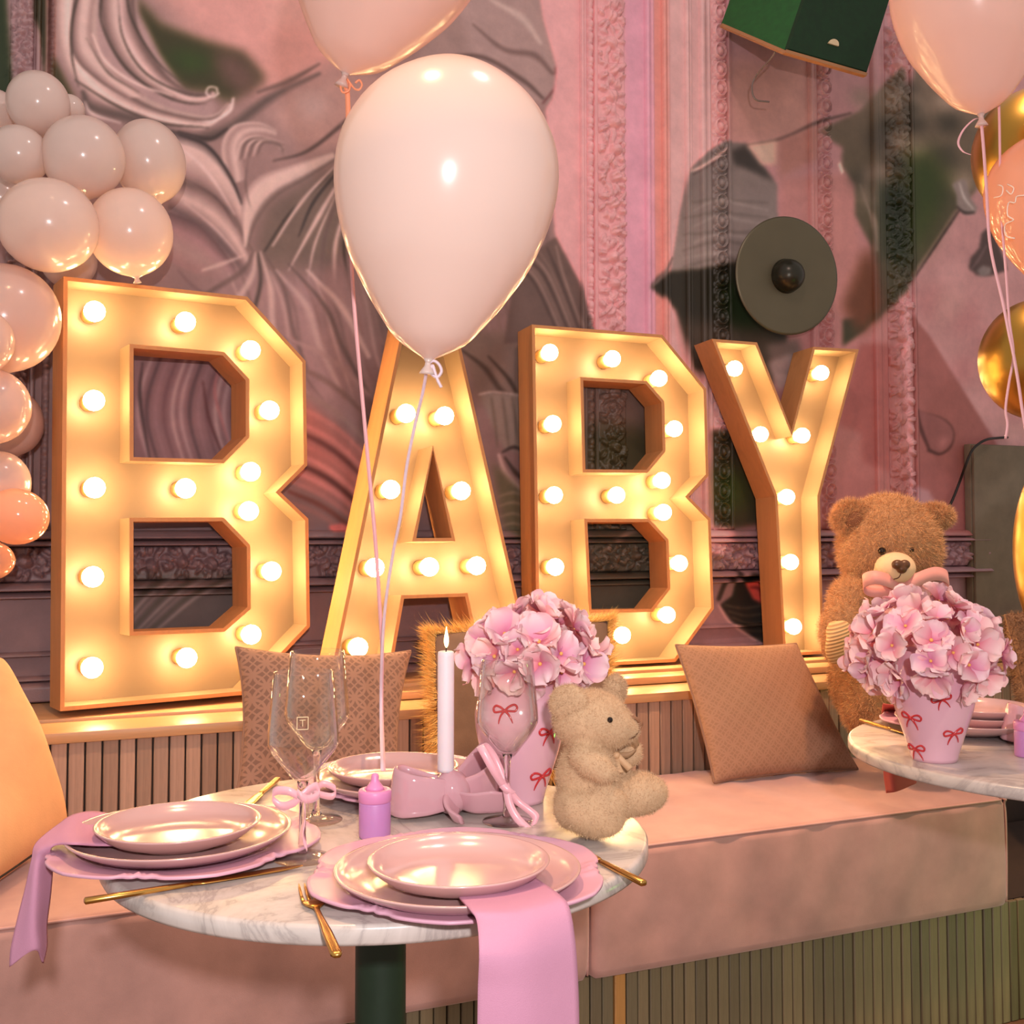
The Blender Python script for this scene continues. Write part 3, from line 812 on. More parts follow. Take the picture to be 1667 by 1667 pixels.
for x0, x1, sd in ((-.75, SEAM, 1), (SEAM + .004, 2.275, 2)):
    o = mk('seat_cushion', seat(x0, x1, sd), M_VEL, bench, True, True)
    mk('piping', tube([(x0 + .02, YB + .004, .4565), (x1 - .02, YB + .004, .4565)], .0028, 6, 40), M_PIPE, o, True, True)
    mk('side_piping', tube([(x1 - .004, YB + .008, .2), (x1 - .003, YB + .006, .32), (x1 - .004, YB + .008, .44), (x1 - .006, YB + .03, .458), (x1 - .006, YB + .3, .464)], .0028, 6, 30), M_PIPE, o, True, True)
mk('base_box', box(-.75, 3.4, 2.175, 2.73, -.12, .184), M_DARK, bench, False, True)
x = .35; k = 0; bs = []
while x < 3.4:
    m = M_SLATO if abs(x - 1.18) < .0147 else M_BASE[rs.randint(4)]
    if len(bs) < 4 or m is M_SLATO:
        o = mk('base_slat', bbox_bevel(-.0132, .0132, -.014, .0, -.12, .183, .002, 1), M_BASE[len(bs) % 4] if m is not M_SLATO else m, None, True, False, sharp=40); o.parent = bench
        if m is not M_SLATO: bs.append(o)
    else:
        o = bs[rs.randint(4)].copy(); COL.objects.link(o)
    o.location = (x - .9, -.226 - rs.rand() * .004, .121); x += .0295; k += 1

# ------------------------------------------------------------------ marquee letters
M_CREAM = mat('cream_panel', (.215, .142, .082, 1), 0.45, .03, 20)
M_PLY = wood('birch_plywood', lin(206, 142, 86), 0.5, (1, 1, .1), .14, 30)
M_BULB = emit('bulb_glass', (1.0, .64, .29, 1), BULB_L)
M_SOCK = mat('bulb_socket', lin(214, 178, 120), 0.5)


def frame(O, a, L):
    a = math.radians(a); L = math.radians(L)
    u = np.array([math.cos(a), math.sin(a), 0]); n = np.array([-math.sin(a), math.cos(a), 0]); wv = n * math.sin(L) + np.array([0, 0, 1.0]) * math.cos(L)
    return np.array(O, float), u, wv, np.cross(u, wv) * -1.0


def letter(label, O, ang, lean, outer, holes, bulbs_px, extra=(), D=.11):
    O, u, wv, n = frame(O, ang, lean)      # n points back towards the wall
    if n[1] < 0: n = -n
    r = thing('marquee_letter', label, 'letter', O, 'letters spelling baby')
    loc3 = lambda p: u * p[0] + n * p[1] + wv * p[2]
    T = .010
    def inset(pg, d):
        P = np.array(pg); q = []
        ar = sum(P[i][0] * P[(i + 1) % len(P)][1] - P[(i + 1) % len(P)][0] * P[i][1] for i in range(len(P)))
        s = 1 if ar > 0 else -1
        for i in range(len(P)):
            a, b, c = P[i - 1], P[i], P[(i + 1) % len(P)]
            e1 = (b - a) / np.linalg.norm(b - a); e2 = (c - b) / np.linalg.norm(c - b)
            n1 = np.array([-e1[1], e1[0]]) * s; n2 = np.array([-e2[1], e2[0]]) * s
            q.append(b + (n1 + n2) / max(.35, 1 + n1 @ n2) * d)
        return np.array(q)
    # back panel with holes via triangle fill
    bm = bmesh.new(); vs = []
    for pg in [outer] + list(holes):
        ring = [bm.verts.new(loc3((p[0], D - .012, p[1]))) for p in inset(pg, T * .5 if pg is outer else -T * .5)]
        vs.append(ring)
        for i in range(len(ring)): bm.edges.new((ring[i], ring[(i + 1) % len(ring)]))
    bmesh.ops.triangle_fill(bm, edges=bm.edges[:], use_beauty=True)
    ret = bmesh.ops.solidify(bm, geom=bm.faces[:], thickness=.009)
    bm.verts.index_update(); VF = np.array([v.co[:] for v in bm.verts]), [tuple(v.index for v in f.verts) for f in bm.faces]; bm.free()
    mk('back_panel', VF, M_CREAM, r, False)
    for pg in [outer] + list(holes):
        I = inset(pg, T if pg is outer else -T); Pn = np.array(pg); m = len(Pn)
        for i in range(m):
            j = (i + 1) % m
            q = [Pn[i], Pn[j], I[j], I[i]]; V = [loc3((a, y, b)) for y in (0, D) for a, b in q]
            F = [(0, 1, 2, 3), (7, 6, 5, 4), (0, 4, 5, 1), (1, 5, 6, 2), (2, 6, 7, 3), (3, 7, 4, 0)]
            mk('side_panel', (V, F), [M_PLY, M_CREAM], r, False, fm=[0, 0, 0, 0, 1, 0])
    Nn = np.cross(u, wv); pts = [('p', p) for p in bulbs_px] + [('l', p) for p in extra]
    for kind, p in pts:
        if kind == 'p':
            rr = ray(*p); t = ((O + n * .030 - CAM) @ Nn) / (rr @ Nn); c = CAM + rr * t - O
        else: c = loc3((p[0], .030, p[1]))
        Rm = np.stack([u, wv, -n], 1)
        key = 'bulb_%.1f_%.1f' % (ang, lean)
        if key not in bpy.data.meshes:
            pr = [(.0125, -.030), (.014, -.026), (.020, -.019)] + [(.0265 * math.cos(a), .0265 * math.sin(a)) for a in np.linspace(-.75, PI / 2 - .05, 9)]
            V, F = lathe(pr, 16); me = mesh(key, V @ Rm.T, F, M_BULB)
            V, F = lathe([(.022, -.066), (.021, -.03), (.018, -.026), (.0127, -.026)], 16); mesh('sock' + key, V @ Rm.T, F, M_SOCK)
        b = link('bulb', bpy.data.meshes[key], r); b.location = c
        s = link('bulb_socket', bpy.data.meshes['sock' + key], b)
    return r


O1 = onz(98, 1158, .698)
letter('largest letter B of light bulbs, nearest and farthest left, beside the balloon garland', O1, 11.8, 1.5,
       [(0, 0), (.474, 0), (.661, .172), (.657, .474), (.574, .547), (.654, .624), (.650, .921), (.477, 1.085), (-.004, 1.078)],
       [[(.170, .913), (.408, .915), (.473, .852), (.473, .699), (.407, .632), (.172, .630)], [(.173, .464), (.407, .466), (.476, .397), (.478, .234), (.411, .181), (.175, .184)]],
       [(154, 507), (153, 652), (154, 794), (151, 939), (150, 1087), (302, 524), (408, 570), (439, 668), (408, 768), (302, 795), (405, 832), (442, 930), (409, 1033), (304, 1071)])
O2 = CAM + (ony(540, 1085, 3.0) - CAM) * .968
fr = frame(O2, 6.5, 3.4); fz = (.719 - O2[2]) / fr[2][2]; O2 = O2 + fr[2] * fz; dz = -fz / .968; KA = .968
letter('letter A of light bulbs behind the big white balloon', O2, 6.5, 3.4,
       [(a * KA, b * KA) for a, b in ((-.013, 0), (.168, 0), (.220, .178 + dz), (.416, .178 + dz), (.467, 0), (.645, 0), (.408, 1.05), (.236, 1.05))],
       [[(a * KA, b * KA) for a, b in ((.322, .609 + dz), (.376, .351 + dz), (.262, .351 + dz))]],
       [(661, 673), (724, 677), (636, 797), (751, 799), (610, 924), (699, 923), (776, 921), (583, 1054)], [(.545, .11)])
O3 = ony(1000, 1083, 3.05)
letter('smaller letter B of light bulbs between the A and the Y', O3, 0, 2.8,
       [(-.262, 0), (.221, 0), (.371, .164), (.370, .456), (.291, .527), (.368, .597), (.371, .886), (.210, 1.056), (-.256, 1.056)],
       [[(-.083, .890), (.142, .890), (.199, .833), (.198, .677), (.135, .612), (-.083, .609)], [(-.081, .444), (.136, .445), (.199, .384), (.200, .235), (.137, .170), (-.074, .173)]],
       [(895, 574), (997, 584), (1073, 616), (1098, 698), (1078, 782), (900, 690), (902, 806), (1004, 806), (1080, 834), (1106, 917), (904, 923), (1086, 1001), (1013, 1034)], [(-.19, .085)])
O4 = ony(1276, 1068, 3.05)
letter('letter Y of light bulbs at the right end of the row', O4, 0, 2.8,
       [(0, 0), (.164, 0), (.176, .533), (.376, 1.06), (.176, 1.056), (.070, .76), (-.058, 1.056), (-.238, 1.056), (-.010, .532)], [],
       [(1196, 600), (1337, 607), (1238, 707), (1306, 709), (1281, 809), (1287, 915), (1292, 1020)])

# ------------------------------------------------------------------ balloons
M_BALW = latex('white_latex', lin(244, 224, 214), 0.2, .35)
M_BALP = latex('blush_latex', lin(236, 208, 198), 0.2, .4)
M_BALC = latex('peach_latex', lin(246, 198, 168), 0.12, .5)
M_GOLD = mat('gold_chrome_latex', (.46, .26, .05, 1), 0.3, .05, 5, metal=1.0)
M_RIBP = mat('pink_ribbon', lin(236, 176, 178), 0.4, .05)
M_RIBO = mat('peach_ribbon', lin(240, 150, 110), 0.4, .05)
M_RIBW = mat('pale_ribbon', lin(226, 204, 214), 0.4, .05)
TEAR = [(0, .010), (.012, .018), (.035, .062), (.07, .117), (.12, .160), (.19, .212), (.265, .260), (.335, .300), (.42, .333), (.5, .355), (.58, .367), (.66, .366), (.74, .348), (.82, .308), (.89, .250), (.945, .175), (.98, .105), (.995, .05), (1, .001)]


def teardrop(L, fat=1.0):
    ts = catmull(np.array(TEAR), 44); return lathe([(max(.0005, r * L * fat), t * L) for t, r in ts], 48)


def tilt_to(axis):
    q = Vector((0, 0, 1)).rotation_difference(Vector(axis)); return np.array(q.to_matrix())


def helium(label, knot_px, top_px, d, m, fat=1.0, tail=None, name='helium_balloon', dd=0.0, group=None):
    K = ond(*knot_px, d); Tp = ond(*top_px, d + dd); ax = Tp - K; L = np.linalg.norm(ax); R = tilt_to(ax / L)
    o = thing(name, label, 'balloon', K, group)
    V, F = teardrop(L, fat); mk('latex_skin', (V @ R.T, F), m, o)
    V, F = lathe([(.011, -.016), (.0085, -.011), (.0045, -.005), (.004, 0), (.008, .006)], 20); mk('knot', (V @ R.T, F), m, o)
    return o, K


def rib(parent, pts, wd, m, name='ribbon', res=60, W=None):
    pts = np.asarray(pts, float); W = RT if W is None else W
    return mk(name, ribbon(pts, np.asarray(W) * wd, .0005, res), m, parent, True, True)


# weight spot on the rear plate where the ribbons end
WEIGHT = onz(622, 1255, .806)
big, K = helium('biggest white pear shaped balloon floating in front of the letter A', (697, 590), (747, 98), 1.5, M_BALW)
mk('bow_knot', tube([K + RT * a + UP * b for a, b in ((-.004, -.006), (.006, .002), (.014, -.002), (.018, -.012), (.012, -.02), (.004, -.014), (.006, -.004), (.012, -.022), (.018, -.034))], .0022, 6, 50), M_RIBW, big, True, True)
def dpts(L, d0, d1):
    n = len(L); return [ond(x, y, d0 + (d1 - d0) * (i / (n - 1)) ** 1.0) for i, (x, y) in enumerate(L)]
rib(big, dpts([(695, 600), (688, 640), (676, 690), (662, 760), (652, 840), (640, 900), (628, 980), (622, 1060), (620, 1150)], 1.5, 1.715) + [WEIGHT], .0045, M_RIBW)
top, K2 = helium('blush balloon cut off by the top edge, left of the pink wall panels', (561, 124), (690, -300), 1.66, M_BALP, 1.06)
mk('ribbon_loop', tube([K2 + RT * a + UP * b for a, b in ((0, -.004), (-.006, -.014), (-.003, -.024), (.006, -.022), (.008, -.012), (.004, -.004), (.014, -.018), (.022, -.02), (.026, -.013), (.022, -.006), (.016, -.010))], .0016, 6, 60), M_RIBO, top, True, True)
rib(top, dpts([(562, 130), (566, 160), (567, 230), (565, 262)], 1.66, 1.668), .0075, M_RIBO, 'ribbon', 30)
rib(top, dpts([(565, 262), (569, 360), (574, 460), (580, 540), (590, 650), (600, 760), (611, 880), (619, 1000), (622, 1060), (621, 1150)], 1.668, 1.72) + [WEIGHT + RT * .002], .0058, M_RIBP)
right, K3 = helium('blush balloon at the upper right corner above the gold balloons', (1597, 190), (1576, -155), 1.9, M_BALP, 1.02)
rib(right, [ond(*p, 1.9) for p in ((1597, 192), (1585, 195), (1568, 212), (1560, 232), (1567, 246), (1580, 252))], .004, M_RIBP, 'curled_ribbon', 40)
rib(right, [ond(*p, 1.9) for p in ((1597, 192), (1601, 240), (1606, 310), (1612, 400), (1632, 490), (1642, 540), (1650, 578), (1658, 625), (1668, 690), (1690, 800))], .0055, M_RIBP)
clear, K4 = helium('glossy peach balloon with pale printed clouds at the right edge', (1712, 470), (1702, 216), 1.95, M_BALC, 1.04)
rib(clear, [ond(*p, 1.93) for p in ((1626, 160), (1627, 200), (1628, 262), (1629, 330), (1634, 400), (1638, 450), (1643, 520), (1650, 577), (1643, 620), (1637, 665), (1640, 690), (1637, 714))], .0045, M_RIBP)
M_PRINT = mat('white_print', lin(250, 226, 206), 0.3, .02)
cc = ond(1703, 344, 1.95)
for loop in ([(1618, 300), (1632, 304), (1630, 318), (1618, 322)], [(1668, 318), (1655, 320), (1652, 330), (1642, 330), (1640, 350), (1650, 358), (1636, 366), (1638, 384), (1652, 388)], [(1640, 300), (1650, 306), (1646, 316), (1638, 310)]):
    q = []
    for p in catmull(np.array(loop, float), 30):
        rr = ray(*p); rr = rr / np.linalg.norm(rr); b = (cc - CAM) @ rr; h2 = ((cc - CAM) @ (cc - CAM)) - b * b; R0 = .108
        q.append(CAM + rr * (b - math.sqrt(max(1e-6, R0 ** 2 - h2)) - .001))
    mk('cloud_print', tube(q, .0012, 5), M_PRINT, clear, True, True)
for (px, py, rp_, d, lb) in ((1688, 250, 100, 2.3, 'gold chrome balloon high on the right, behind the blush balloons'), (1692, 585, 93, 2.2, 'gold chrome balloon beside the crossing ribbons at right'), (1738, 900, 82, 2.3, 'lowest gold chrome balloon at the right edge beside the grey cabinet')):
    c = ond(px, py, d); rr = rp_ * d / F_PX
    o = thing('gold_balloon', lb, 'balloon', c - np.array([0, 0, rr]), 'gold chrome balloons')
    V, F = sphere((0, 0, rr), (rr, rr, rr * (1.06 if py < 800 else 2.1)), 40, 26); mk('latex_skin', (V, F), M_GOLD, o)
    V, F = lathe([(.012, -.02), (.005, -.008), (.004, 0), (.01, .008)], 16); V = V - np.array([0, 0, rr * (.06 if py < 800 else 1.1)]); mk('knot', (V, F), M_GOLD, o)
# garland
GAR = [(62, 168, 49, 51, 2.74, 'W', 'small white balloon topping the garland'),
       (113, 178, 24, 24, 2.92, 'W', 'tiny white balloon peeking out behind the top of the garland'),
       (-6, 186, 36, 40, 2.82, 'W', 'white balloon at the upper left edge of the garland'),
       (30, 252, 48, 47, 2.68, 'W', 'white balloon below the small topmost one of the garland'),
       (136, 256, 65, 66, 2.72, 'W', 'white balloon in the middle of the upper garland'),
       (243, 263, 57, 67, 2.86, 'W', 'white balloon farthest right in the garland'),
       (2, 322, 34, 36, 2.83, 'W', 'pale balloon at the left edge between two rows of the garland'),
       (79, 367, 79, 75, 2.62, 'W', 'large white balloon just above the first letter'),
       (212, 378, 67, 71, 2.74, 'W', 'white balloon touching the top of the first letter, right of the largest'),
       (112, 425, 44, 44, 2.90, 'W', 'white balloon mostly hidden behind the two above the first letter'),
       (8, 518, 86, 88, 2.62, 'P', 'large blush balloon touching the upper left side of the first letter'),
       (-28, 555, 48, 52, 2.46, 'P', 'blush balloon at the left edge in front of the large blush one'),
       (-12, 662, 59, 61, 2.55, 'P', 'warm blush balloon left of the first letter at half height'),
       (20, 688, 48, 54, 2.82, 'P', 'shaded balloon behind the warm blush one near the slatted trim'),
       (-2, 786, 49, 52, 2.62, 'P', 'peach balloon above the lowest pair of the garland'),
       (26, 841, 52, 45, 2.50, 'C', 'oval peach balloon low beside the first letter'),
       (-20, 912, 42, 32, 2.56, 'C', 'lowest peach balloon of the garland, at the left edge')]
def balloon_mesh(n, m):
    V, F = lathe([(.10, -1.16), (.06, -1.1), (.05, -1.05), (.16, -1.0)] + [(math.cos(t), math.sin(t)) for t in np.linspace(-1.33, PI / 2 - .01, 26)], 40); return mesh(n, V, F, m)
GB = {'W': balloon_mesh('garland_white', M_BALW), 'P': balloon_mesh('garland_blush', M_BALP), 'C': balloon_mesh('garland_peach', M_BALC)}
rs = np.random.RandomState(4)
for px, py, rx, ry, d, kd, lb in GAR:
    c = ond(px, py, d); o = link('garland_balloon', GB[kd]); o.location = c; k = d / F_PX
    o.rotation_euler = (rs.uniform(-.25, .05) + (1.2 if ry <= rx else .3), rs.uniform(-.15, .15), -YAW + rs.uniform(-.2, .2))
    o.scale = (rx * k, (rx + ry) / 2 * k, ry * k) if ry > rx else (rx * k, ry * k, (rx + ry) / 2 * k)
    tag(o, lb, 'balloon', 'balloons of the garland')

# ------------------------------------------------------------------ cushions
def pillow(corners, th, pinch=.05, n=36, power=.42, seed=0, edge=.012):
    BL, BR, TR, TL = [np.asarray(c, float) for c in corners]
    N = np.cross(BR - BL, TL - BL); N /= np.linalg.norm(N); rs = np.random.RandomState(seed); ph = rs.rand(8) * 6
    V = []; F = []
    def pt(u, v, s):
        uu = u * (1 - pinch * (1 - v * v)); vv = v * (1 - pinch * (1 - u * u)); a = (uu + 1) / 2; b = (vv + 1) / 2
        p = BL * (1 - a) * (1 - b) + BR * a * (1 - b) + TR * a * b + TL * (1 - a) * b
        h = (max(0, (1 - u * u) * (1 - v * v))) ** power
        wv = .02 * math.sin(u * 4 + ph[0] + v * 3) + .015 * math.sin(v * 7 + ph[1] - u * 5)
        return p + N * s * (th / 2 * h * (1 + wv * 2))
    t = np.sin(np.linspace(-PI / 2, PI / 2, n))
    for s in (1, -1):
        for v in t:
            for u in t: V.append(pt(u, v, s))
    for k in range(2):
        for j in range(n - 1):
            for i in range(n - 1):
                q = (j * n + i, j * n + i + 1, (j + 1) * n + i + 1, (j + 1) * n + i); q = tuple(x + k * n * n for x in q)
                F.append(q if k == 0 else q[::-1])
    rim = [pt(u, -1, 0) for u in t] + [pt(1, v, 0) for v in t[1:]] + [pt(u, 1, 0) for u in t[::-1][1:]] + [pt(-1, v, 0) for v in t[::-1][1:-1]]
    V = np.array(V)
    bm = bmesh.new(); vs = [bm.verts.new(v) for v in V]
    for f in F:
        try: bm.faces.new([vs[i] for i in f])
        except ValueError: pass
    bmesh.ops.remove_doubles(bm, verts=bm.verts[:], dist=1e-5)
    bm.verts.index_update(); r = np.array([v.co[:] for v in bm.verts]), [tuple(v.index for v in f.verts) for f in bm.faces]; bm.free()
    return r, np.array(rim), N


def patterned(name, c, c2, scale):
    """velvet with an interlaced ring lattice burnt into the pile"""
    s = NT(name); v = s.coord('UV', (scale, scale, 1))
    sep = s.n('ShaderNodeSeparateXYZ'); s.l(v, sep.inputs[0])
    def M(op, a, b=None):
        x = s.n('ShaderNodeMath', operation=op)
        for i, q in enumerate((a, b)):
            if q is None: continue
            if isinstance(q, (int, float)): x.inputs[i].default_value = q
            else: s.l(q, x.inputs[i])
        return x.outputs[0]
    def ring(ox, oy):
        fx = M('SUBTRACT', M('FRACT', M('ADD', sep.outputs[0], ox)), .5); fy = M('SUBTRACT', M('FRACT', M('ADD', sep.outputs[1], oy)), .5)
        d = M('SQRT', M('ADD', M('MULTIPLY', fx, fx), M('MULTIPLY', fy, fy)))
        a = M('LESS_THAN', M('ABSOLUTE', M('SUBTRACT', d, .46)), .055)
        b = M('LESS_THAN', M('ABSOLUTE', M('SUBTRACT', M('ABSOLUTE', fx), M('ABSOLUTE', fy))), .045)
        return M('MAXIMUM', a, M('MULTIPLY', b, M('LESS_THAN', d, .46)))
    g = M('MAXIMUM', ring(0, 0), ring(.5, .5))
    s.l(s.ramp(g, [(0, c), (1, c2)]), s.p.inputs['Base Color']); s.set(Roughness=.85); s.p.inputs['Sheen Weight'].default_value = .35
    s.p.inputs['Sheen Tint'].default_value = c2; s.bump(g, .5, .002); return s.m


def uv_planar(o, BL, BR, TL):
    me = o.data; base = rootloc(o); BL = np.array(BL); ex = np.array(BR) - BL; ey = np.array(TL) - BL; lx = np.linalg.norm(ex); ly = np.linalg.norm(ey)
    uv = me.uv_layers.new(name='UVMap'); co = np.array([v.co[:] for v in me.vertices]) + base
    U = (co - BL) @ ex / lx; Vv = (co - BL) @ ey / ly
    li = np.zeros(len(me.loops), int); me.loops.foreach_get('vertex_index', li)
    uv.data.foreach_set('uv', np.stack([U[li], Vv[li]], 1).ravel())


def cushion(name, label, corners, th, m, pm, seed, pinch=.05, power=.42, rim=True):
    c0 = np.mean(corners, 0); c0[2] = min(c[2] for c in corners)
    o = thing(name, label, 'cushion', c0)
    vf, rm, N = pillow(corners, th, pinch, 36, power, seed)
    b = mk('cover', vf, m, o, True, True); uv_planar(b, corners[0], corners[1], corners[3])
    if rim: mk('piped_seam', tube(rm, .0035, 6, None, True), pm, o, True, True)
    return o, b, vf, rm, N


M_CUSH = patterned('taupe_lattice_velvet', lin(120, 90, 76), lin(150, 114, 96), 17)
M_CUSHS = fabric('taupe_seam', lin(140, 106, 88), 0.85)
M_CUSHB = patterned('sand_lattice_velvet', lin(152, 114, 88), lin(164, 124, 98), 24)
M_ORNG = fabric('apricot_velvet', lin(214, 158, 110), 0.7, .5, 300, .3, .14, 8)
M_BLK = mat('black_cord', lin(38, 30, 26), 0.6)
M_FUZZ = fabric('brown_plush', lin(142, 108, 84), 0.95, .5, 200, .8, .2, 40)
M_TAUP = fabric('dark_taupe_suede', lin(120, 94, 76), 0.9, .3, 300, .3, .15, 20)
M_FRNG = mat('golden_fringe', lin(236, 186, 100), 0.6, .2, 80)
cushion('patterned_cushion', 'taupe cushion with a lattice pattern standing behind the wine glasses', [ony(382, 1312, 2.52), ony(650, 1312, 2.52), ony(668, 1060, 2.69), ony(384, 1054, 2.69)], .13, M_CUSH, M_CUSHS, 3, .10)
cushion('sand_cushion', 'sand coloured square cushion lying back on the bench right of the small bear', [onz(1163, 1274, .472), onz(1396, 1252, .472), ony(1296, 1048, 2.70), ony(1100, 1050, 2.68)], .12, M_CUSHB, M_CUSHS, 5, .045)
cushion('apricot_cushion', 'big apricot velvet cushion at the left end of the bench', [onz(-90, 1484, .492), ony(108, 1350, 2.52), ony(0, 1075, 2.66), ony(-250, 1130, 2.58)], .17, M_ORNG, M_BLK, 8, -.02, .34)
o, b, vf, rm, N = cushion('fringed_cushion', 'dark taupe cushion with golden fringe behind the pink flowers', [ony(712, 1262, 2.50), ony(988, 1250, 2.52), ony(988, 1012, 2.67), ony(706, 1034, 2.66)], .12, M_TAUP, M_TAUP, 9, .0)
cen = rm.mean(0); rs = np.random.RandomState(6); VV = []; FF = []
for i in range(9000):
    k = rs.randint(len(rm)); a, b2 = rm[k], rm[(k + 1) % len(rm)]; p = a + (b2 - a) * rs.rand() + N * rs.normal(0, .006); d = p - cen; d /= np.linalg.norm(d); d = d + rs.normal(0, .28, 3); s = np.cross(d, rs.normal(0, 1, 3)); s /= np.linalg.norm(s)
    L = rs.uniform(.024, .042); n0 = len(VV); VV += [p - s * .0009, p + s * .0009, p + d * L]; FF.append((n0, n0 + 1, n0 + 2))
tag(mk('fringe', (VV, FF), M_FRNG, o, False, True), kind='stuff')
o, b, vf, rm, N = cushion('plush_cushion', 'shaggy brown plush cushion at the right edge behind the second table', [ony(1684, 1200, 2.34), ony(1810, 1205, 2.4), ony(1780, 985, 2.55), ony(1636, 1002, 2.5)], .18, M_FUZZ, M_FUZZ, 11, .02, .5)
V, F = fur(vf[0], vf[1], 26000, .016, .0008, .3, .6, None, 3); tag(mk('pile', (V, F), M_FUZZ, o, False, True), kind='stuff')

# ------------------------------------------------------------------ wall fittings
M_SPK = mat('speaker_green_light', lin(3, 44, 12), 0.8, .2, 40, .3, 600)  # black grille, green light falling on it put into the colour
M_SPKD = mat('speaker_case_green_light', lin(14, 84, 24), 0.6, .2, 40)  # black case, same green light put into the colour, brighter
M_TAN = wood('speaker_edge', lin(168, 116, 72), 0.5)
M_CREM = mat('badge_cream', lin(214, 190, 150), 0.4)
A_ = ony(1174, 40, 3.12); B_ = ony(1276, 84, 2.86); C_ = ony(1408, 122, 2.88); D_ = ony(1350, 60, 3.16)
up_ = ony(1446, 0, 2.9) - C_; up_ = up_ / np.linalg.norm(up_) * .5
sp = thing('wall_speaker', 'dark green black loudspeaker hanging tilted from the top of the wall', 'speaker', (A_ + C_) / 2)
q = [A_, B_, C_, D_]; V = q + [p + up_ for p in q]
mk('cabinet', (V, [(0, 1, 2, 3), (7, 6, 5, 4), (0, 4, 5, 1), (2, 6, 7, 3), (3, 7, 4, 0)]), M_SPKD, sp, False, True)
nrm = np.cross(C_ - B_, up_); nrm /= np.linalg.norm(nrm); nrm = nrm if nrm[1] < 0 else -nrm
g = [B_, C_, C_ + up_, B_ + up_]; cg = np.mean(g, 0); g2 = [cg + (p - cg) * .97 for p in g]
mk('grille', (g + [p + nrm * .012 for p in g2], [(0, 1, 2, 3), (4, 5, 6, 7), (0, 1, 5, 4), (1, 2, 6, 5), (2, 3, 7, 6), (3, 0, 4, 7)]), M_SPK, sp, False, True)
ed = [B_ + nrm * .014, C_ + nrm * .014]; dn = -up_ / .5 * .012
mk('bottom_edge', cat(prism([(0, 0), (1, 0), (1, 1), (0, 1)], 0, 1, lambda p: B_ + (C_ - B_) * p[0] + nrm * (.016 * p[1] - .004) + dn * (p[2] - .2)), prism([(0, 0), (1, 0), (1, 1), (0, 1)], 0, 1, lambda p: A_ + (B_ - A_) * p[0] + nrm * (.01 * p[1] - .004) + dn * (p[2] - .2))), M_TAN, sp, False, True)
bc = ony(1346, 98, 2.86) ; eu = (C_ - B_) / np.linalg.norm(C_ - B_); ev = up_ / .5
bc = B_ + eu * ((bc - B_) @ eu) + ev * ((bc - B_) @ ev) + nrm * .0115
mk('badge', prism([(.022 * math.cos(a), .022 * math.sin(a)) for a in np.linspace(0, PI, 14)], 0, .005, lambda p: bc + eu * p[0] + ev * p[2] + nrm * p[1]), M_CREM, sp, False, True)
mk('hook', tube([ony(1262, 84, 2.9), ony(1256, 94, 2.92), ony(1232, 122, 3.0), ony(1224, 142, 3.02), ony(1230, 162, 3.02), ony(1252, 166, 3.02)], .003, 8, 40), mat('grey_wire', lin(120, 104, 98), .4), sp, True, True)
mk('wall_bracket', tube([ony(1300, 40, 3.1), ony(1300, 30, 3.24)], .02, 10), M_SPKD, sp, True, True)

M_DISC = mat('bronze_disc', lin(104, 96, 76), 0.42, .06, 8, metal=.55)
M_DOME = mat('dark_bronze', lin(50, 48, 38), 0.3, .05, 8, metal=.5)
lc = ony(1282, 449, 3.13); R_ = rotx(PI / 2) @ rotz(0)
dl = thing('wall_lamp', 'round bronze disc wall lamp with a dark central dome', 'lamp', lc)
TL_ = rotz(-.06) @ rotx(.05)
def lw(prof, n=64):
    V, F = lathe(prof, n); return V @ (TL_ @ rotx(PI / 2)).T, F
rd = .206
mk('reflector_disc', lw([(.0, -.016), (rd * .5, -.016), (rd - .012, -.008), (rd, -.004), (rd, .0), (rd - .01, .001), (rd * .6, -.004), (.06, -.007), (.0, -.007)]), M_DISC, dl)
mk('dome', lw([(.062, -.01)] + [(.058 * math.cos(a), .062 * math.sin(a)) for a in np.linspace(0, PI / 2 - .02, 14)], 40), M_DOME, dl)
mk('wall_mount', lw([(.03, -.112), (.03, -.016)], 20), M_DOME, dl)

M_CAB = mat('grey_felt', lin(124, 110, 92), 0.85, .14, 14, .2, 300)
c0 = ony(1583, 722, 3.2); c1 = ony(1690, 712, 3.2)
cb = thing('upholstered_panel', 'tall grey green upholstered panel against the wall behind the big bear', 'panel', ((c0[0] + c1[0]) / 2, 3.2, .735))
mk('body', bbox_bevel(c0[0], c1[0], 3.212, 3.244, .735, c0[2], .004), M_CAB, cb, True, True, sharp=40)
mk('front_panel', bbox_bevel(c0[0] + .004, c1[0] - .004, 3.198, 3.211, .739, c0[2] - .004, .003), M_CAB, cb, True, True, sharp=40)
tag(mk('power_cable', tube([ony(1536, 842, 3.235), ony(1550, 815, 3.232), ony(1562, 785, 3.228), ony(1572, 757, 3.18), ony(1582, 734, 3.175), ony(1594, 722, 3.175), ony(1608, 715, 3.18), ony(1624, 713, 3.22), ony(1640, 712, 3.238)], .005, 8, 60), M_BLK, None, True, True), 'black cable draped over the top corner of the grey green panel', 'cable')

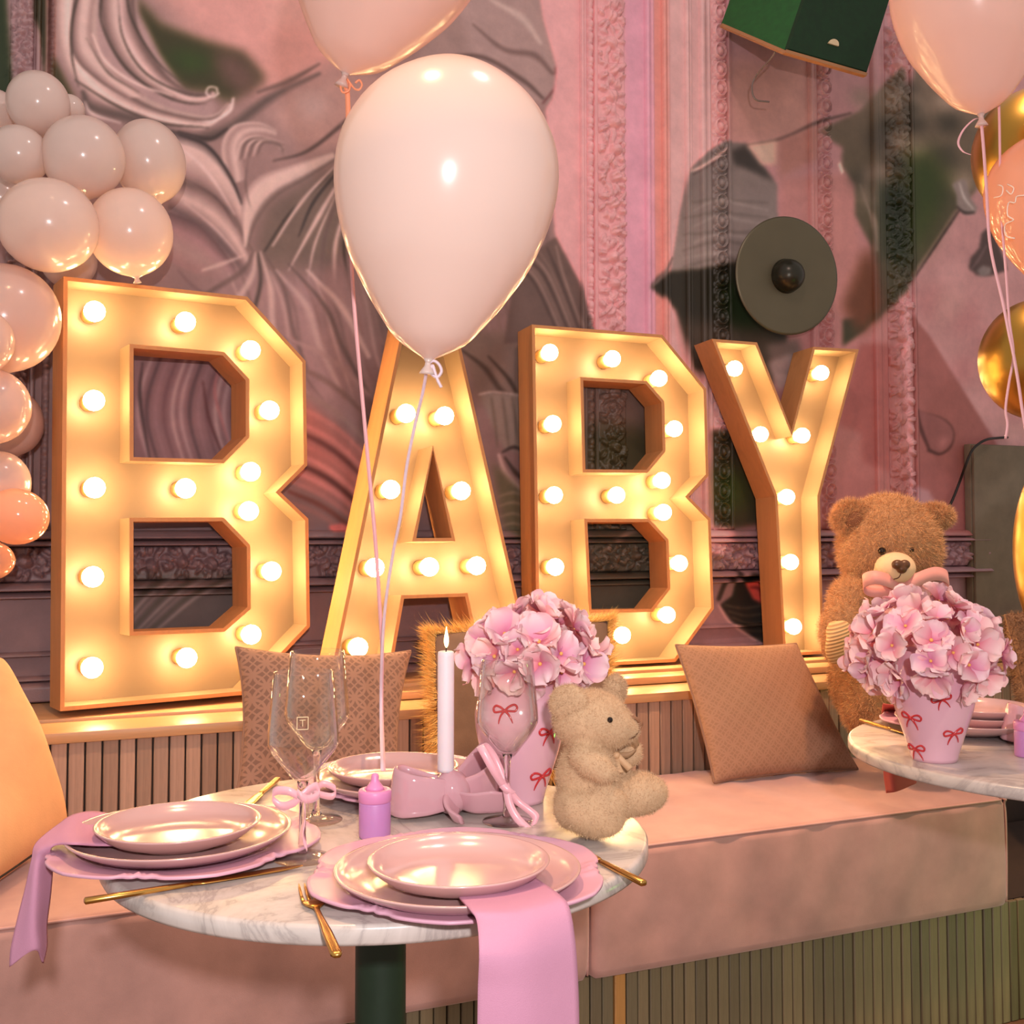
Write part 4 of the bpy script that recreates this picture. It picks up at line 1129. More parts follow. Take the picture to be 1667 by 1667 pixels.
# ------------------------------------------------------------------ tables
def marble():
    s = NT('white_marble'); v = s.coord('Object')
    a = s.noise(v, 5, 8, .6, 1.6)
    x = s.n('ShaderNodeMath', operation='SUBTRACT'); s.l(a, x.inputs[0]); x.inputs[1].default_value = .5
    y = s.n('ShaderNodeMath', operation='ABSOLUTE'); s.l(x.outputs[0], y.inputs[0])
    vein = s.ramp(y.outputs[0], [(0.0, lin(178, 168, 162)), (0.03, lin(200, 190, 182)), (0.12, lin(212, 202, 194)), (1, lin(220, 210, 202))])
    cl = s.ramp(s.noise(v, 9, 5), [(.3, (.88, .87, .87, 1)), (.7, (1.05, 1.04, 1.04, 1))])
    mx = s.n('ShaderNodeMix', data_type='RGBA', blend_type='MULTIPLY'); mx.inputs[0].default_value = 1
    s.l(vein, mx.inputs[6]); s.l(cl, mx.inputs[7]); s.l(mx.outputs[2], s.p.inputs['Base Color']); s.set(Roughness=.22)
    return s.m


M_MARB = marble()
M_PED = mat('iron_green_light', lin(24, 44, 28), 0.5, .15, 30)  # black iron with green light mixed into its base colour


def table(name, label, x, y, r):
    o = thing(name, label, 'table', (x, y, 0)); o.location.z = -.12
    lathe0 = globals()['lathe']; lathe = lambda p, n: lathe0([(a, (b + .12) if b > .1 else b) for a, b in p], n)
    V, F = lathe([(r - .008, .738), (r - .002, .7395), (r, .743), (r, .756), (r - .002, .759), (r - .005, .76)], 128); mk('tabletop', (V, F), M_MARB, o, sharp=50)
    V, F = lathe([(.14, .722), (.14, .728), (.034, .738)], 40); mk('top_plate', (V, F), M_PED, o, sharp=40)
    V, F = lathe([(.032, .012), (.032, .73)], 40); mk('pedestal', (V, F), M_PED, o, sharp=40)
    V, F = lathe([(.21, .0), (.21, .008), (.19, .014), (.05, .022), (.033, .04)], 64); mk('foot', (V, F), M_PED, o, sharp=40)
    return o


T1 = np.array([.4071, 1.3794]); T2 = np.array([1.6764, 1.4208])
table('bistro_table', 'round white marble table in front with three place settings', T1[0], T1[1], .338)
table('bistro_table', 'round white marble table at the right edge under the second vase', T2[0], T2[1], .377)

# ------------------------------------------------------------------ plates
M_CHG = mat('mauve_charger', lin(210, 160, 180), 0.38, .05, 20)
M_PLT = mat('pearl_pink_glaze', lin(198, 160, 157), 0.2, .04, 12)
M_PLT.node_tree.nodes['Principled BSDF'].inputs['Coat Weight'].default_value = .5
M_PLT.node_tree.nodes['Principled BSDF'].inputs['Coat Roughness'].default_value = .14


def charger_mesh():
    nr, nt = 26, 192; V = []; F = []
    R = .166
    def f(t):
        q = (t * 6 / (2 * PI)) % 1.0; q = min(q, 1 - q) * 2     # 0 at notch, 1 mid lobe
        return .905 + .095 * (q ** .55) - .022 * math.exp(-((q - .22) / .08) ** 2)
    rr = [0, .3, .5, .62, .66, .70, .74, .78, .82, .86, .89, .92, .95, .975, .99, 1.0]
    zz = [.004, .004, .004, .0045, .006, .0085, .0105, .0115, .012, .0125, .013, .0138, .0146, .0154, .0158, .0150]
    top = list(zip(rr, zz)); bot = [(1.0, .0125), (.97, .0115), (.8, .0085), (.7, .005), (.62, 0.0), (.3, 0.0), (0.0, 0.0)]
    prof = top + bot
    for r, z in prof:
        for i in range(nt):
            t = 2 * PI * i / nt; k = f(t) if r > .6 else 1.0
            k = 1 + (k - 1) * max(0, min(1, (r - .6) / .3))
            q = (t * 6 / (2 * PI)) % 1.0; q = min(q, 1 - q) * 2
            h = 0
            if .84 < r < .985 and z > .0125: h = .0034 * math.exp(-(q / .2) ** 2) * (.5 + .5 * math.sin(t * 6 * 11 + r * 60)) + .001 * math.exp(-((q - .22) / .06) ** 2)
            V.append((R * r * k * math.cos(t), R * r * k * math.sin(t), z + h))
    n = len(prof)
    for j in range(n - 1):
        for i in range(nt):
            F.append((j * nt + i, (j + 1) * nt + i, (j + 1) * nt + (i + 1) % nt, j * nt + (i + 1) % nt))
    return mesh('charger_plate', V, F, M_CHG)


def plate_mesh(name, R):
    pr = [(.0005, .003), (.50 * R, .002), (.52 * R, 0), (.57 * R, 0), (.6 * R, .003), (.82 * R, .0085), (.93 * R, .0155), (R, .0225), (R + .0008, .0238), (R, .0246), (R - .003, .0244), (.92 * R, .0185), (.80 * R, .0115), (.64 * R, .0072), (.4 * R, .0062), (.0005, .006)]
    V, F = lathe(pr, 96); return mesh(name, V, F, M_PLT)


CH = charger_mesh(); DP = plate_mesh('dinner_plate', .129); SP = plate_mesh('salad_plate', .095)


def put(name, me, x, y, z, rz, label, catg='plate', group=None, tilt=(0, 0)):
    o = link(name, me); o.location = (x, y, z); o.rotation_euler = (tilt[0], tilt[1], rz); return tag(o, label, catg, group)


def setting(cpx, dpx, spx, rz, who, z=.7605, parts='cds', zs=None):
    if 'c' in parts: c = onz(*cpx, z + .012); put('charger_plate', CH, c[0], c[1], z, rz, 'mauve scalloped charger plate under the ' + who, group='charger plates')
    if 'd' in parts: c = onz(*dpx, z + .028); put('dinner_plate', DP, c[0], c[1], z + .0052, 0, 'middle pearly pink dinner plate of the ' + who, group='dinner plates')
    if 's' in parts: c = onz(*spx, z + .037); put('salad_plate', SP, c[0], c[1], z + .0135, 0, 'small top plate of the ' + who, group='salad plates')


setting((744, 1418), (745, 1411), (747, 1398), .65, 'front place setting with the hanging napkin')
setting((297, 1366), (293, 1350), (291, 1337), .1, 'left place setting')
setting((665, 1266), (660, 1260), (640, 1246), .5, 'rear place setting under the ribbons')
setting((1572, 1172), (1574, 1168), (1592, 1160), .2, 'place setting on the second table')
c = onz(1606, 1152, .81); put('salad_plate', SP, c[0], c[1] + .02, .789, 0, 'uppermost pearly plate stacked on the second table at right', group='salad plates')

# ------------------------------------------------------------------ napkins
M_NAP = fabric('orchid_linen', lin(200, 142, 168), 0.9, .25, 1400, .5, .05, 10)
M_NAPR = fabric('coral_linen', lin(214, 104, 92), 0.9, .25, 1400, .5, .05, 10)


def cloth(rows, res=10, th=.0022, seed=0):
    rows = [np.asarray(r, float) for r in rows]; m = len(rows[0]); nv = (len(rows) - 1) * res + 1; nu = (m - 1) * res + 1
    cols = [catmull([r[i] for r in rows], nv) for i in range(m)]
    G = np.array([catmull([c[j] for c in cols], nu) for j in range(nv)])
    du = np.gradient(G, axis=1); dv = np.gradient(G, axis=0); N = np.cross(du, dv); N /= np.linalg.norm(N, axis=2, keepdims=True) + 1e-12
    A = (G + N * th / 2).reshape(-1, 3); B = (G - N * th / 2).reshape(-1, 3); n = nu * nv; F = []
    for j in range(nv - 1):
        for i in range(nu - 1):
            a = j * nu + i; F.append((a, a + 1, a + nu + 1, a + nu)); F.append((a + n, a + nu + n, a + nu + 1 + n, a + 1 + n))
    for j in range(nv - 1):
        a = j * nu; F.append((a, a + nu, a + nu + n, a + n)); a = j * nu + nu - 1; F.append((a, a + n, a + nu + n, a + nu))
    for i in range(nu - 1):
        a = i; F.append((a, a + n, a + 1 + n, a + 1)); a = (nv - 1) * nu + i; F.append((a, a + 1, a + 1 + n, a + n))
    return np.concatenate([A, B]), F


zt = .7885
e0 = onz(860, 1500, .77)
YF = onz(850, 1508, .785)[1]
def hang(y, *xs, Y=None, z=None): return [ony(x, y, (Y or YF)) for x in xs]
rows = [[onz(740, 1436, .7775), onz(800, 1436, .7778), onz(862, 1424, .7778)],
        [onz(744, 1456, .7805), onz(818, 1452, .782), onz(886, 1440, .7815)],
        [onz(764, 1480, .7925), onz(832, 1477, .7925), onz(911, 1458, .7925)],
        [onz(776, 1500, .788), onz(848, 1497, .788), onz(926, 1478, .787)],
        [ony(780, 1550, YF - .004), ony(855, 1552, YF - .007), ony(935, 1530, YF + .012)],
        [ony(778, 1610, YF - .001), ony(856, 1612, YF - .008), ony(940, 1600, YF + .012)],
        [ony(777, 1680, YF + .002), ony(858, 1680, YF - .008), ony(942, 1680, YF + .010)],
        [ony(776, 1760, YF + .004), ony(858, 1762, YF - .006), ony(943, 1758, YF + .010)]]
tag(mk('napkin', cloth(rows), M_NAP, None, True, True), 'orchid pink napkin hanging over the front edge of the near table', 'napkin', 'pink napkins')
XL = onz(57, 1380, .78)
yl = XL[1]
rows = [[onz(214, 1336, .7775), onz(212, 1354, .7778), onz(236, 1376, .7775)],
        [onz(160, 1322, .786), onz(150, 1350, .784), onz(160, 1376, .785)],
        [onz(122, 1326, .7925), onz(116, 1354, .7925), onz(122, 1374, .7925)],
        [onz(96, 1342, .788), onz(90, 1362, .789), onz(92, 1375, .788)],
        [onz(60, 1372, .781), onz(66, 1382, .781), onz(82, 1384, .781)],
        [ony(52, 1400, yl - .004), ony(63, 1404, yl - .014), ony(85, 1412, yl + .006)],
        [ony(42, 1445, yl - .002), ony(58, 1450, yl - .018), ony(82, 1455, yl + .008)],
        [ony(28, 1500, yl), ony(55, 1505, yl - .020), ony(76, 1505, yl + .010)],
        [ony(18, 1545, yl), ony(57, 1540, yl - .020), ony(76, 1540, yl + .010)],
        [ony(16, 1574, yl), ony(56, 1546, yl - .018), ony(70, 1568, yl + .010)]]
tag(mk('napkin', cloth(rows, 8), M_NAP, None, True, True), 'orchid pink napkin hanging off the left place setting', 'napkin', 'pink napkins')
rows = [[ony(1437, 1146, 1.73), ony(1456, 1148, 1.73), ony(1490, 1150, 1.74)], [ony(1436, 1157, 1.775), ony(1455, 1158, 1.79), ony(1491, 1159, 1.80)], [ony(1436, 1180, 1.80), ony(1455, 1180, 1.81), ony(1491, 1180, 1.825)],
        [ony(1438, 1252, 1.805), ony(1457, 1256, 1.79), ony(1492, 1250, 1.83)], [ony(1443, 1291, 1.81), ony(1461, 1288, 1.785), ony(1491, 1275, 1.835)]]
tag(mk('napkin', cloth(rows, 6), M_NAPR, None, True, True), 'coral napkin end hanging behind the second table near the vase', 'napkin', 'pink napkins')

# ------------------------------------------------------------------ cutlery
M_BRS = mat('brushed_gold', lin(206, 158, 84), 0.28, .08, 60, metal=1.0)


def bar(P, ws, ts):
    P = np.asarray(P, float); T = P[-1] - P[0]; T /= np.linalg.norm(T); W = np.cross(T, (0, 0, 1.0)); W /= np.linalg.norm(W); U = np.cross(W, T); V = []; F = []; n = 10
    for p, a, b in zip(P, ws, ts):
        for j in range(n):
            g = 2 * PI * j / n; V.append(p + W * a / 2 * np.sign(math.cos(g)) * abs(math.cos(g)) ** .6 + U * b / 2 * np.sign(math.sin(g)) * abs(math.sin(g)) ** .6)
    for i in range(len(P) - 1):
        for j in range(n): F.append((i * n + j, i * n + (j + 1) % n, (i + 1) * n + (j + 1) % n, (i + 1) * n + j))
    F += [tuple(range(n))[::-1], tuple((len(P) - 1) * n + j for j in range(n))]
    return np.array(V), F


def knife(label, a, b):
    a = np.asarray(a); b = np.asarray(b); L = lambda t: a + (b - a) * t
    o = thing('table_knife', label, 'knife', a * .5 + b * .5 - np.array([0, 0, .003]), 'gold knives')
    mk('handle', bar([L(0), L(.005), L(.2), L(.42), L(.47)], [.006, .009, .0085, .007, .006], [.004, .0065, .006, .005, .004]), M_BRS, o, True, True)
    mk('blade', bar([L(.465), L(.52), L(.7), L(.88), L(.96), L(1)], [.006, .014, .016, .015, .009, .002], [.004, .0022, .002, .0018, .0014, .001]), M_BRS, o, True, True)


def fork(label, a, b, group='gold forks'):
    a = np.asarray(a); b = np.asarray(b); T = (b - a); Ln = np.linalg.norm(T); T /= Ln; W = np.cross(T, (0, 0, 1.0)); W /= np.linalg.norm(W); Z = np.array([0, 0, 1.0])
    o = thing('table_fork', label, 'fork', (a + b) / 2 - np.array([0, 0, .004]), group); L = lambda s: a + T * s
    mk('handle', bar([L(0), L(.006), L(.06), L(.10), L(.125), L(.135) + Z * .001], [.007, .011, .010, .006, .005, .008], [.004, .0055, .005, .004, .0035, .003]), M_BRS, o, True, True)
    mk('head', bar([L(.133) + Z * .001, L(.142) + Z * .0005, L(.152), L(.158)], [.008, .02, .0235, .0235], [.003, .0024, .0022, .002]), M_BRS, o, True, True)
    for s in (-1.5, -.5, .5, 1.5):
        mk('tine', bar([L(.156) + W * s * .0066, L(.175) + W * s * .0064, L(.195) + W * s * .006 + Z * .002, L(.203) + W * s * .0058 + Z * .004], [.0038, .0034, .003, .0012], [.002, .002, .0018, .001]), M_BRS, o, True, True)


a = onz(137, 1467, .7655); b = onz(480, 1411, .7640); b = a + (b - a) / np.linalg.norm(b - a) * .235; knife('gold knife sticking out past the left edge of the near table', a, b)
a = onz(1048, 1438, .7655); b = onz(972, 1399, .7640); b = a + (b - a) / np.linalg.norm(b - a) * .2; b[2] = .7625; knife('gold knife poking out at the right of the front charger', a, b)
a = onz(549, 1556, .7665); b = onz(481, 1400, .7640); b = a + (b - a) / np.linalg.norm(b - a) * .205; fork('gold fork left of the front charger, handle over the table edge', a, b)
b = onz(789, 1287, .766); a = b + np.array([.12, .15, 0]); fork('gold fork half hidden between the bow and the left vase', a, b)
a = onz(1401, 1172, .7655); b = onz(1470, 1192, .764); b = a + (b - a) / np.linalg.norm(b - a) * .2; knife('gold knife on the far side of the second table', a, b)
a = onz(452, 1268, .7655); b = onz(412, 1302, .764); b = a + (b - a) / np.linalg.norm(b - a) * .19; knife('gold knife lying beside the rear wine glass', a, b)

# ------------------------------------------------------------------ wine glasses
def thin_glass(name):
    s = NT(name); s.t.nodes.remove(s.p)
    tr = s.n('ShaderNodeBsdfTransparent'); tr.inputs['Color'].default_value = (1, .995, .98, 1)
    gl = s.n('ShaderNodeBsdfGlossy'); gl.inputs['Roughness'].default_value = .02
    lw = s.n('ShaderNodeLayerWeight'); lw.inputs['Blend'].default_value = .5
    pw = s.n('ShaderNodeMath', operation='POWER'); s.l(lw.outputs['Facing'], pw.inputs[0]); pw.inputs[1].default_value = 2.4
    fr = s.n('ShaderNodeMath', operation='MULTIPLY_ADD'); s.l(pw.outputs[0], fr.inputs[0]); fr.inputs[1].default_value = .95; fr.inputs[2].default_value = .025
    mx = s.n('ShaderNodeMixShader'); s.l(fr.outputs[0], mx.inputs['Fac']); s.l(tr.outputs[0], mx.inputs[1]); s.l(gl.outputs[0], mx.inputs[2]); s.l(mx.outputs[0], s.out.inputs['Surface'])
    return s.m


M_BOWL = thin_glass('bowl_glass')
gs = NT('clear_glass'); gs.set(Base_Color=(1, .99, .98, 1), Roughness=.0, IOR=1.45); gs.p.inputs['Transmission Weight'].default_value = 1.0
M_GLS = gs.m
M_ETCH = mat('etched_glass', lin(240, 214, 170), .6, .02)
M_SATN = mat('pink_satin', lin(240, 178, 188), .3, .05, 20)
M_SATN.node_tree.nodes['Principled BSDF'].inputs['Sheen Weight'].default_value = .5


def glass(label, foot, H):
    d = foot; k = H / .215
    o = thing('wine_glass', label, 'glass', foot, 'wine glasses')
    S = lambda pr: [(r * k, z * k) for r, z in pr]
    mk('bowl', lathe(S([(.0005, .0885), (.007, .0895), (.014, .094), (.036, .122), (.0405, .131), (.041, .136), (.0405, .146), (.0375, .178), (.0342, .2145), (.0336, .2152), (.033, .2145), (.0362, .178), (.0392, .146), (.0397, .136), (.0392, .132), (.035, .1245), (.013, .0965), (.006, .0925), (.0005, .0915)]), 56), M_BOWL, o)
    mk('stem', lathe(S([(.0068, .008), (.0048, .016), (.0040, .03), (.0038, .06), (.0044, .08), (.0066, .0885)]), 24), M_GLS, o)
    mk('foot', lathe(S([(.0325, 0.0004), (.0332, .0012), (.0325, .002), (.02, .0038), (.0105, .0062), (.0068, .0079)]), 48), M_BOWL, o)
    return o, k


def gbow(o, pts_list, d, W=.008, wdir=UP):
    for nm, pts in pts_list:
        P = np.array([ond(x, y, d + dz) for x, y, dz in pts]); n = len(P)
        mk(nm, ribbon(P, np.asarray(wdir) * W, .0006, 40), M_SATN, o, True, True)


f1 = onz(492, 1398, .7605); g1, k1 = glass('front wine glass with an etched square logo, left of the baby bottle', f1, .2165); d1 = depth(f1 + [0, 0, .1]) - .006
gbow(g1, [('bow_loop', [(490, 1298, 0), (470, 1288, -.004), (448, 1288, .0), (444, 1300, .004), (458, 1312, .004), (476, 1308, 0), (492, 1296, -.003)]), ('bow_loop', [(490, 1296, 0), (502, 1286, .004), (516, 1280, .012), (520, 1292, .014), (508, 1300, .006), (494, 1300, 0)]), ('bow_knot', [(484, 1291, -.003), (490, 1296, -.006), (500, 1302, -.003)]), ('ribbon_tail', [(494, 1300, -.003), (497, 1330, -.004), (493, 1362, -.006), (500, 1380, -.004)])], d1, .010)
# etched logo: a square with the letter T
rb = .0392 * k1; zc = .162 * k1
ang0 = math.atan2(*( (CAM - f1)[[1, 0]])); ang0 = math.atan2((CAM - f1)[1], (CAM - f1)[0]) - .02
def onb(u, v):
    z = zc + v; r = np.interp(z / k1, [.146, .178, .2145], [.0405, .0375, .0342]) * k1 + .0002; a = ang0 + u / r
    return f1 + np.array([r * math.cos(a), r * math.sin(a), z])
sq = .0062
segs = [[(-sq, -sq * 1.1), (sq, -sq * 1.1), (sq, sq * 1.1), (-sq, sq * 1.1), (-sq, -sq * 1.1)], [(-.0034, .0034), (.0034, .0036)], [(0, .0034), (0, -.0034)]]
etch = []
for sgm in segs:
    for p, q in zip(sgm[:-1], sgm[1:]): etch.append(tube([onb(p[0] + (q[0] - p[0]) * t, p[1] + (q[1] - p[1]) * t) for t in np.linspace(0, 1, 8)], .00045, 5))
mk('etched_logo', cat(*etch), M_ETCH, g1, True, True)
f2 = onz(515, 1336, .7605); g2, k2 = glass('rear wine glass half hidden behind the front glass', f2, .222); d2 = depth(f2 + [0, 0, .08]) - .006
gbow(g2, [('bow_loop', [(512, 1288, 0), (526, 1276, 0), (546, 1284, .004), (542, 1296, .004), (524, 1294, 0), (512, 1288, -.004)]), ('bow_loop', [(512, 1288, 0), (500, 1278, 0), (492, 1284, .004), (500, 1294, 0), (512, 1288, -.004)]), ('bow_knot', [(506, 1284, -.004), (512, 1288, -.006), (520, 1293, -.004)]), ('ribbon_tail', [(514, 1290, -.004), (516, 1305, -.006), (512, 1318, -.006)]), ('ribbon_tail', [(510, 1290, -.003), (503, 1304, -.006), (501, 1318, -.004)])], d2, .009)
f3 = onz(826, 1338, .7605); g3, k3 = glass('wine glass with long ribbon tails in front of the left vase', f3, .213); d3 = depth(f3 + [0, 0, .06]) - .006
dw = RT * .9 + UP * .5
gbow(g3, [('bow_loop', [(826, 1288, 0), (806, 1258, -.01), (788, 1226, -.008), (782, 1214, 0), (792, 1216, .01), (808, 1240, .012), (826, 1286, 0)]), ('ribbon_tail', [(824, 1284, -.004), (830, 1310, -.012), (842, 1332, -.018), (862, 1352, -.02)]), ('ribbon_tail', [(826, 1286, -.004), (842, 1304, -.004), (860, 1318, -.008), (872, 1330, -.01), (868, 1344, -.012)]), ('bow_knot', [(818, 1278, -.006), (826, 1286, -.008), (834, 1292, -.006)])], d3, .010, dw)

# ------------------------------------------------------------------ candle and its ceramic bow
M_CERP = mat('pink_ceramic', lin(206, 156, 164), 0.06, .05, 14)
M_CERP.node_tree.nodes['Principled BSDF'].inputs['Coat Weight'].default_value = .6
M_WAX = mat('white_wax', lin(232, 218, 222), 0.45, .03, 20)
M_WAX.node_tree.nodes['Principled BSDF'].inputs['Subsurface Weight'].default_value = .25
M_WICK = mat('wick_black', lin(40, 28, 22), .9)
M_FLAME = emit('candle_flame', (1, .62, .2, 1), 14.0)
hb = onz(735, 1326, .7605)
d4 = depth(hb); EX = RT; EY = np.array([FW[0], FW[1], 0]); EY /= np.linalg.norm(EY); EZ = np.array([0, 0, 1.0])
sc4 = d4 / F_PX
bowr = thing('bow_candle_holder', 'glossy pink ceramic bow holding the white candle', 'candle holder', hb)
L4 = lambda x, y, z: hb + EX * x + EY * y + EZ * z


def band(path, w0, w1, th, res=44, lean=0):
    """ceramic strap: path of (x, y, z_mid), height w (per point interpolated)"""
    P = np.array([L4(*p) for p in path]); Pm = catmull(P, res); Wd = np.interp(np.linspace(0, 1, res), np.linspace(0, 1, len(w0)), w0)
    T = np.gradient(Pm, axis=0); T /= np.linalg.norm(T, axis=1, keepdims=True)
    V = []; F = []; n = 12
    for p, t, wv in zip(Pm, T, Wd):
        nn = np.cross(t, EZ); nn /= np.linalg.norm(nn) + 1e-9; uu = EZ + nn * lean; uu /= np.linalg.norm(uu)
        for j in range(n):
            g = 2 * PI * j / n; V.append(p + uu * wv / 2 * np.sign(math.sin(g)) * abs(math.sin(g)) ** .5 + nn * th / 2 * np.sign(math.cos(g)) * abs(math.cos(g)) ** .5)
    for i in range(res - 1):
        for j in range(n): F.append((i * n + j, i * n + (j + 1) % n, (i + 1) * n + (j + 1) % n, (i + 1) * n + j))
    F += [tuple(range(n))[::-1], tuple((res - 1) * n + j for j in range(n))]
    return np.array(V), F


mk('bow_loop', band([(.006, -.012, .030), (-.03, -.028, .031), (-.062, -.030, .033), (-.078, -.012, .036), (-.066, .008, .037), (-.034, .006, .033), (.004, .002, .030)], [.036, .050, .060, .062, .058, .046, .034], 0, .007, 60, .14), M_CERP, bowr, True, True)
mk('bow_loop', band([(.004, .0, .036), (.026, .03, .044), (.046, .055, .05), (.062, .05, .048), (.058, .024, .042), (.036, .004, .034), (.008, -.006, .03)], [.036, .062, .078, .076, .06, .044, .034], 0, .007, 60, -.1), M_CERP, bowr, True, True)
mk('bow_tail', band([(.008, -.008, .022), (.030, -.020, .020), (.056, -.022, .022), (.084, -.014, .018)], [.032, .034, .038, .026], 0, .008, 30, .5), M_CERP, bowr, True, True)
mk('bow_tail', band([(.002, -.014, .022), (.0, -.034, .016), (.004, -.050, .012), (.016, -.060, .008)], [.034, .028, .022, .014], 0, .008, 30, .6), M_CERP, bowr, True, True)
V, F = sphere((0, 0, 0), (.026, .024, .030), 28, 18); V = V + np.array([0, 0, .0305])
V = hb + V[:, :1] * EX + V[:, 1:2] * EY + V[:, 2:3] * EZ; mk('bow_knot', (V, F), M_CERP, bowr, True, True)
ch = (1298 - 1103) * sc4 + .0; zc0 = .0575
cs = thing('taper_candle', 'lit white dinner candle standing in the ceramic bow', 'candle', L4(-.008, 0, zc0))
V, F = lathe([(.0108, 0), (.0112, .004), (.0112, ch - .006), (.0106, ch - .001), (.0085, ch), (.004, ch - .0015), (.0005, ch - .002)], 32); mk('wax', (V, F), M_WAX, cs)
wk = mk('wick', tube([(0, 0, ch - .003), (.0004, 0, ch + .003), (.001, 0, ch + .007)], .0009, 6), M_WICK, cs)
V, F = lathe([(.0004, 0), (.0024, .004), (.0033, .009), (.0028, .015), (.0016, .021), (.0006, .026), (.0002, .029)], 16); mk('flame', (V + np.array([.0006, 0, ch + .004]), F), M_FLAME, cs)

hb = onz(1700, 1206, .7605); d4 = depth(hb); sc4 = d4 / F_PX
bowr = thing('bow_candle_holder', 'pink ceramic bow cut off by the right edge on the second table', 'candle holder', hb)
mk('bow_loop', band([(.006, -.012, .030), (-.03, -.030, .034), (-.060, -.032, .036), (-.074, -.012, .038), (-.062, .010, .037), (-.034, .006, .033), (.004, .002, .030)], [.036, .056, .068, .068, .062, .046, .034], 0, .007, 60, .22), M_CERP, bowr, True, True)
mk('bow_loop', band([(.004, .0, .036), (.026, .03, .044), (.046, .055, .05), (.062, .05, .048), (.058, .024, .042), (.036, .004, .034), (.008, -.006, .03)], [.036, .062, .078, .076, .06, .044, .034], 0, .007, 60, -.1), M_CERP, bowr, True, True)
V, F = sphere((0, 0, 0), (.026, .024, .030), 28, 18); V = V + np.array([0, 0, .0305])
V = hb + V[:, :1] * EX + V[:, 1:2] * EY + V[:, 2:3] * EZ; mk('bow_knot', (V, F), M_CERP, bowr, True, True)

# ------------------------------------------------------------------ toy feeding bottles
M_LIL = mat('lilac_plastic', lin(196, 134, 190), 0.38, .04, 20); M_LIL2 = mat('orchid_plastic', lin(220, 140, 190), 0.38, .04, 20)
M_LIL.node_tree.nodes['Principled BSDF'].inputs['Subsurface Weight'].default_value = .15


def bottle(label, c):
    o = thing('toy_baby_bottle', label, 'baby bottle', c, 'lilac toy baby bottles')
    mk('body', lathe([(.0185, 0), (.0195, .001), (.0198, .004), (.0198, .042), (.0192, .044)], 40), M_LIL, o)
    mk('collar', lathe([(.0192, .0435), (.0206, .045), (.0207, .056), (.0196, .0585), (.014, .0592), (.0125, .0575)], 40), M_LIL2, o)
    mk('nipple', lathe([(.0122, .0575), (.0105, .062), (.0065, .0668), (.0048, .0702), (.0046, .075), (.0036, .0778), (.0005, .0788)], 28), M_LIL2, o)


bottle('small lilac toy baby bottle behind the front charger', onz(610, 1362, .7605))
bottle('small lilac toy baby bottle at the right edge of the photo', onz(1672, 1231, .7605))

# ------------------------------------------------------------------ vases and silk flowers
M_VASE = mat('lilac_pink_glaze', lin(226, 176, 190), 0.1, .03, 10)
M_VASE.node_tree.nodes['Principled BSDF'].inputs['Coat Weight'].default_value = .6
M_RED = mat('red_relief_glaze', lin(196, 48, 52), 0.15, .1, 30)
VP = [(.0, .033), (.004, .0345), (.03, .042), (.06, .0525), (.09, .061), (.115, .0645), (.135, .063), (.15, .057), (.16, .051), (.168, .050)]


def vase(name, label, c, bows, k=1.0):
    o = thing(name, label, 'vase', c, 'bow vases')
    zz = np.linspace(0, .168, 30); rr = np.interp(zz, [p[0] for p in VP], [p[1] for p in VP]); rr = np.convolve(np.pad(rr, 2, 'edge'), np.ones(5) / 5, 'valid')
    pr = [(r * k, z * k) for r, z in zip(rr, zz)] + [((rr[-1] - .004) * k, .168 * k), ((rr[-1] - .005) * k, .15 * k), (.03 * k, .12 * k)]
    V, F = lathe([(.0005, .001)] + pr, 64, False); mk('body', (V, F), M_VASE, o)
    to = CAM - np.array(c); a0 = math.atan2(to[1], to[0]); d = depth(np.array(c) + [0, 0, .08])
    for px, py, tilt, sz in bows:
        cpx = proj(np.array(c) + [0, 0, .08])[0]
        z0 = (np.array(c)[2] + ((proj(c)[1] - py) * d / F_PX)) - c[2] + .004
        R0 = np.interp(z0 / k, zz, rr) * k; ph = math.asin(max(-.97, min(.97, (px - cpx) * d / F_PX / R0)))
        def S(u, v, lift=0):
            cu, sv = math.cos(tilt), math.sin(tilt); uu = u * cu - v * sv; vv = u * sv + v * cu
            z = z0 + vv; r = np.interp(z / k, zz, rr) * k + .0012 + lift; a = a0 + ph + uu / r
            return np.array([r * math.cos(a), r * math.sin(a), z])
        s = sz; b = []
        for sg in (-1, 1):
            b.append(tube([S(sg * x * s, y * s) for x, y in ((0, 0), (.35, .28), (.8, .42), (1.05, .2), (.9, -.08), (.45, -.06), (0, 0))], .0016, 7, 40))
            b.append(tube([S(sg * x * s, y * s) for x, y in ((0, 0), (.3, -.3), (.52, -.7), (.62, -1.05))], [.0018, .0015, .0012, .0006], 7, 20))
        b.append(sphere(S(0, 0), .0026, 10, 8))
        mk('bow_relief', cat(*b), M_RED, o)
    return o


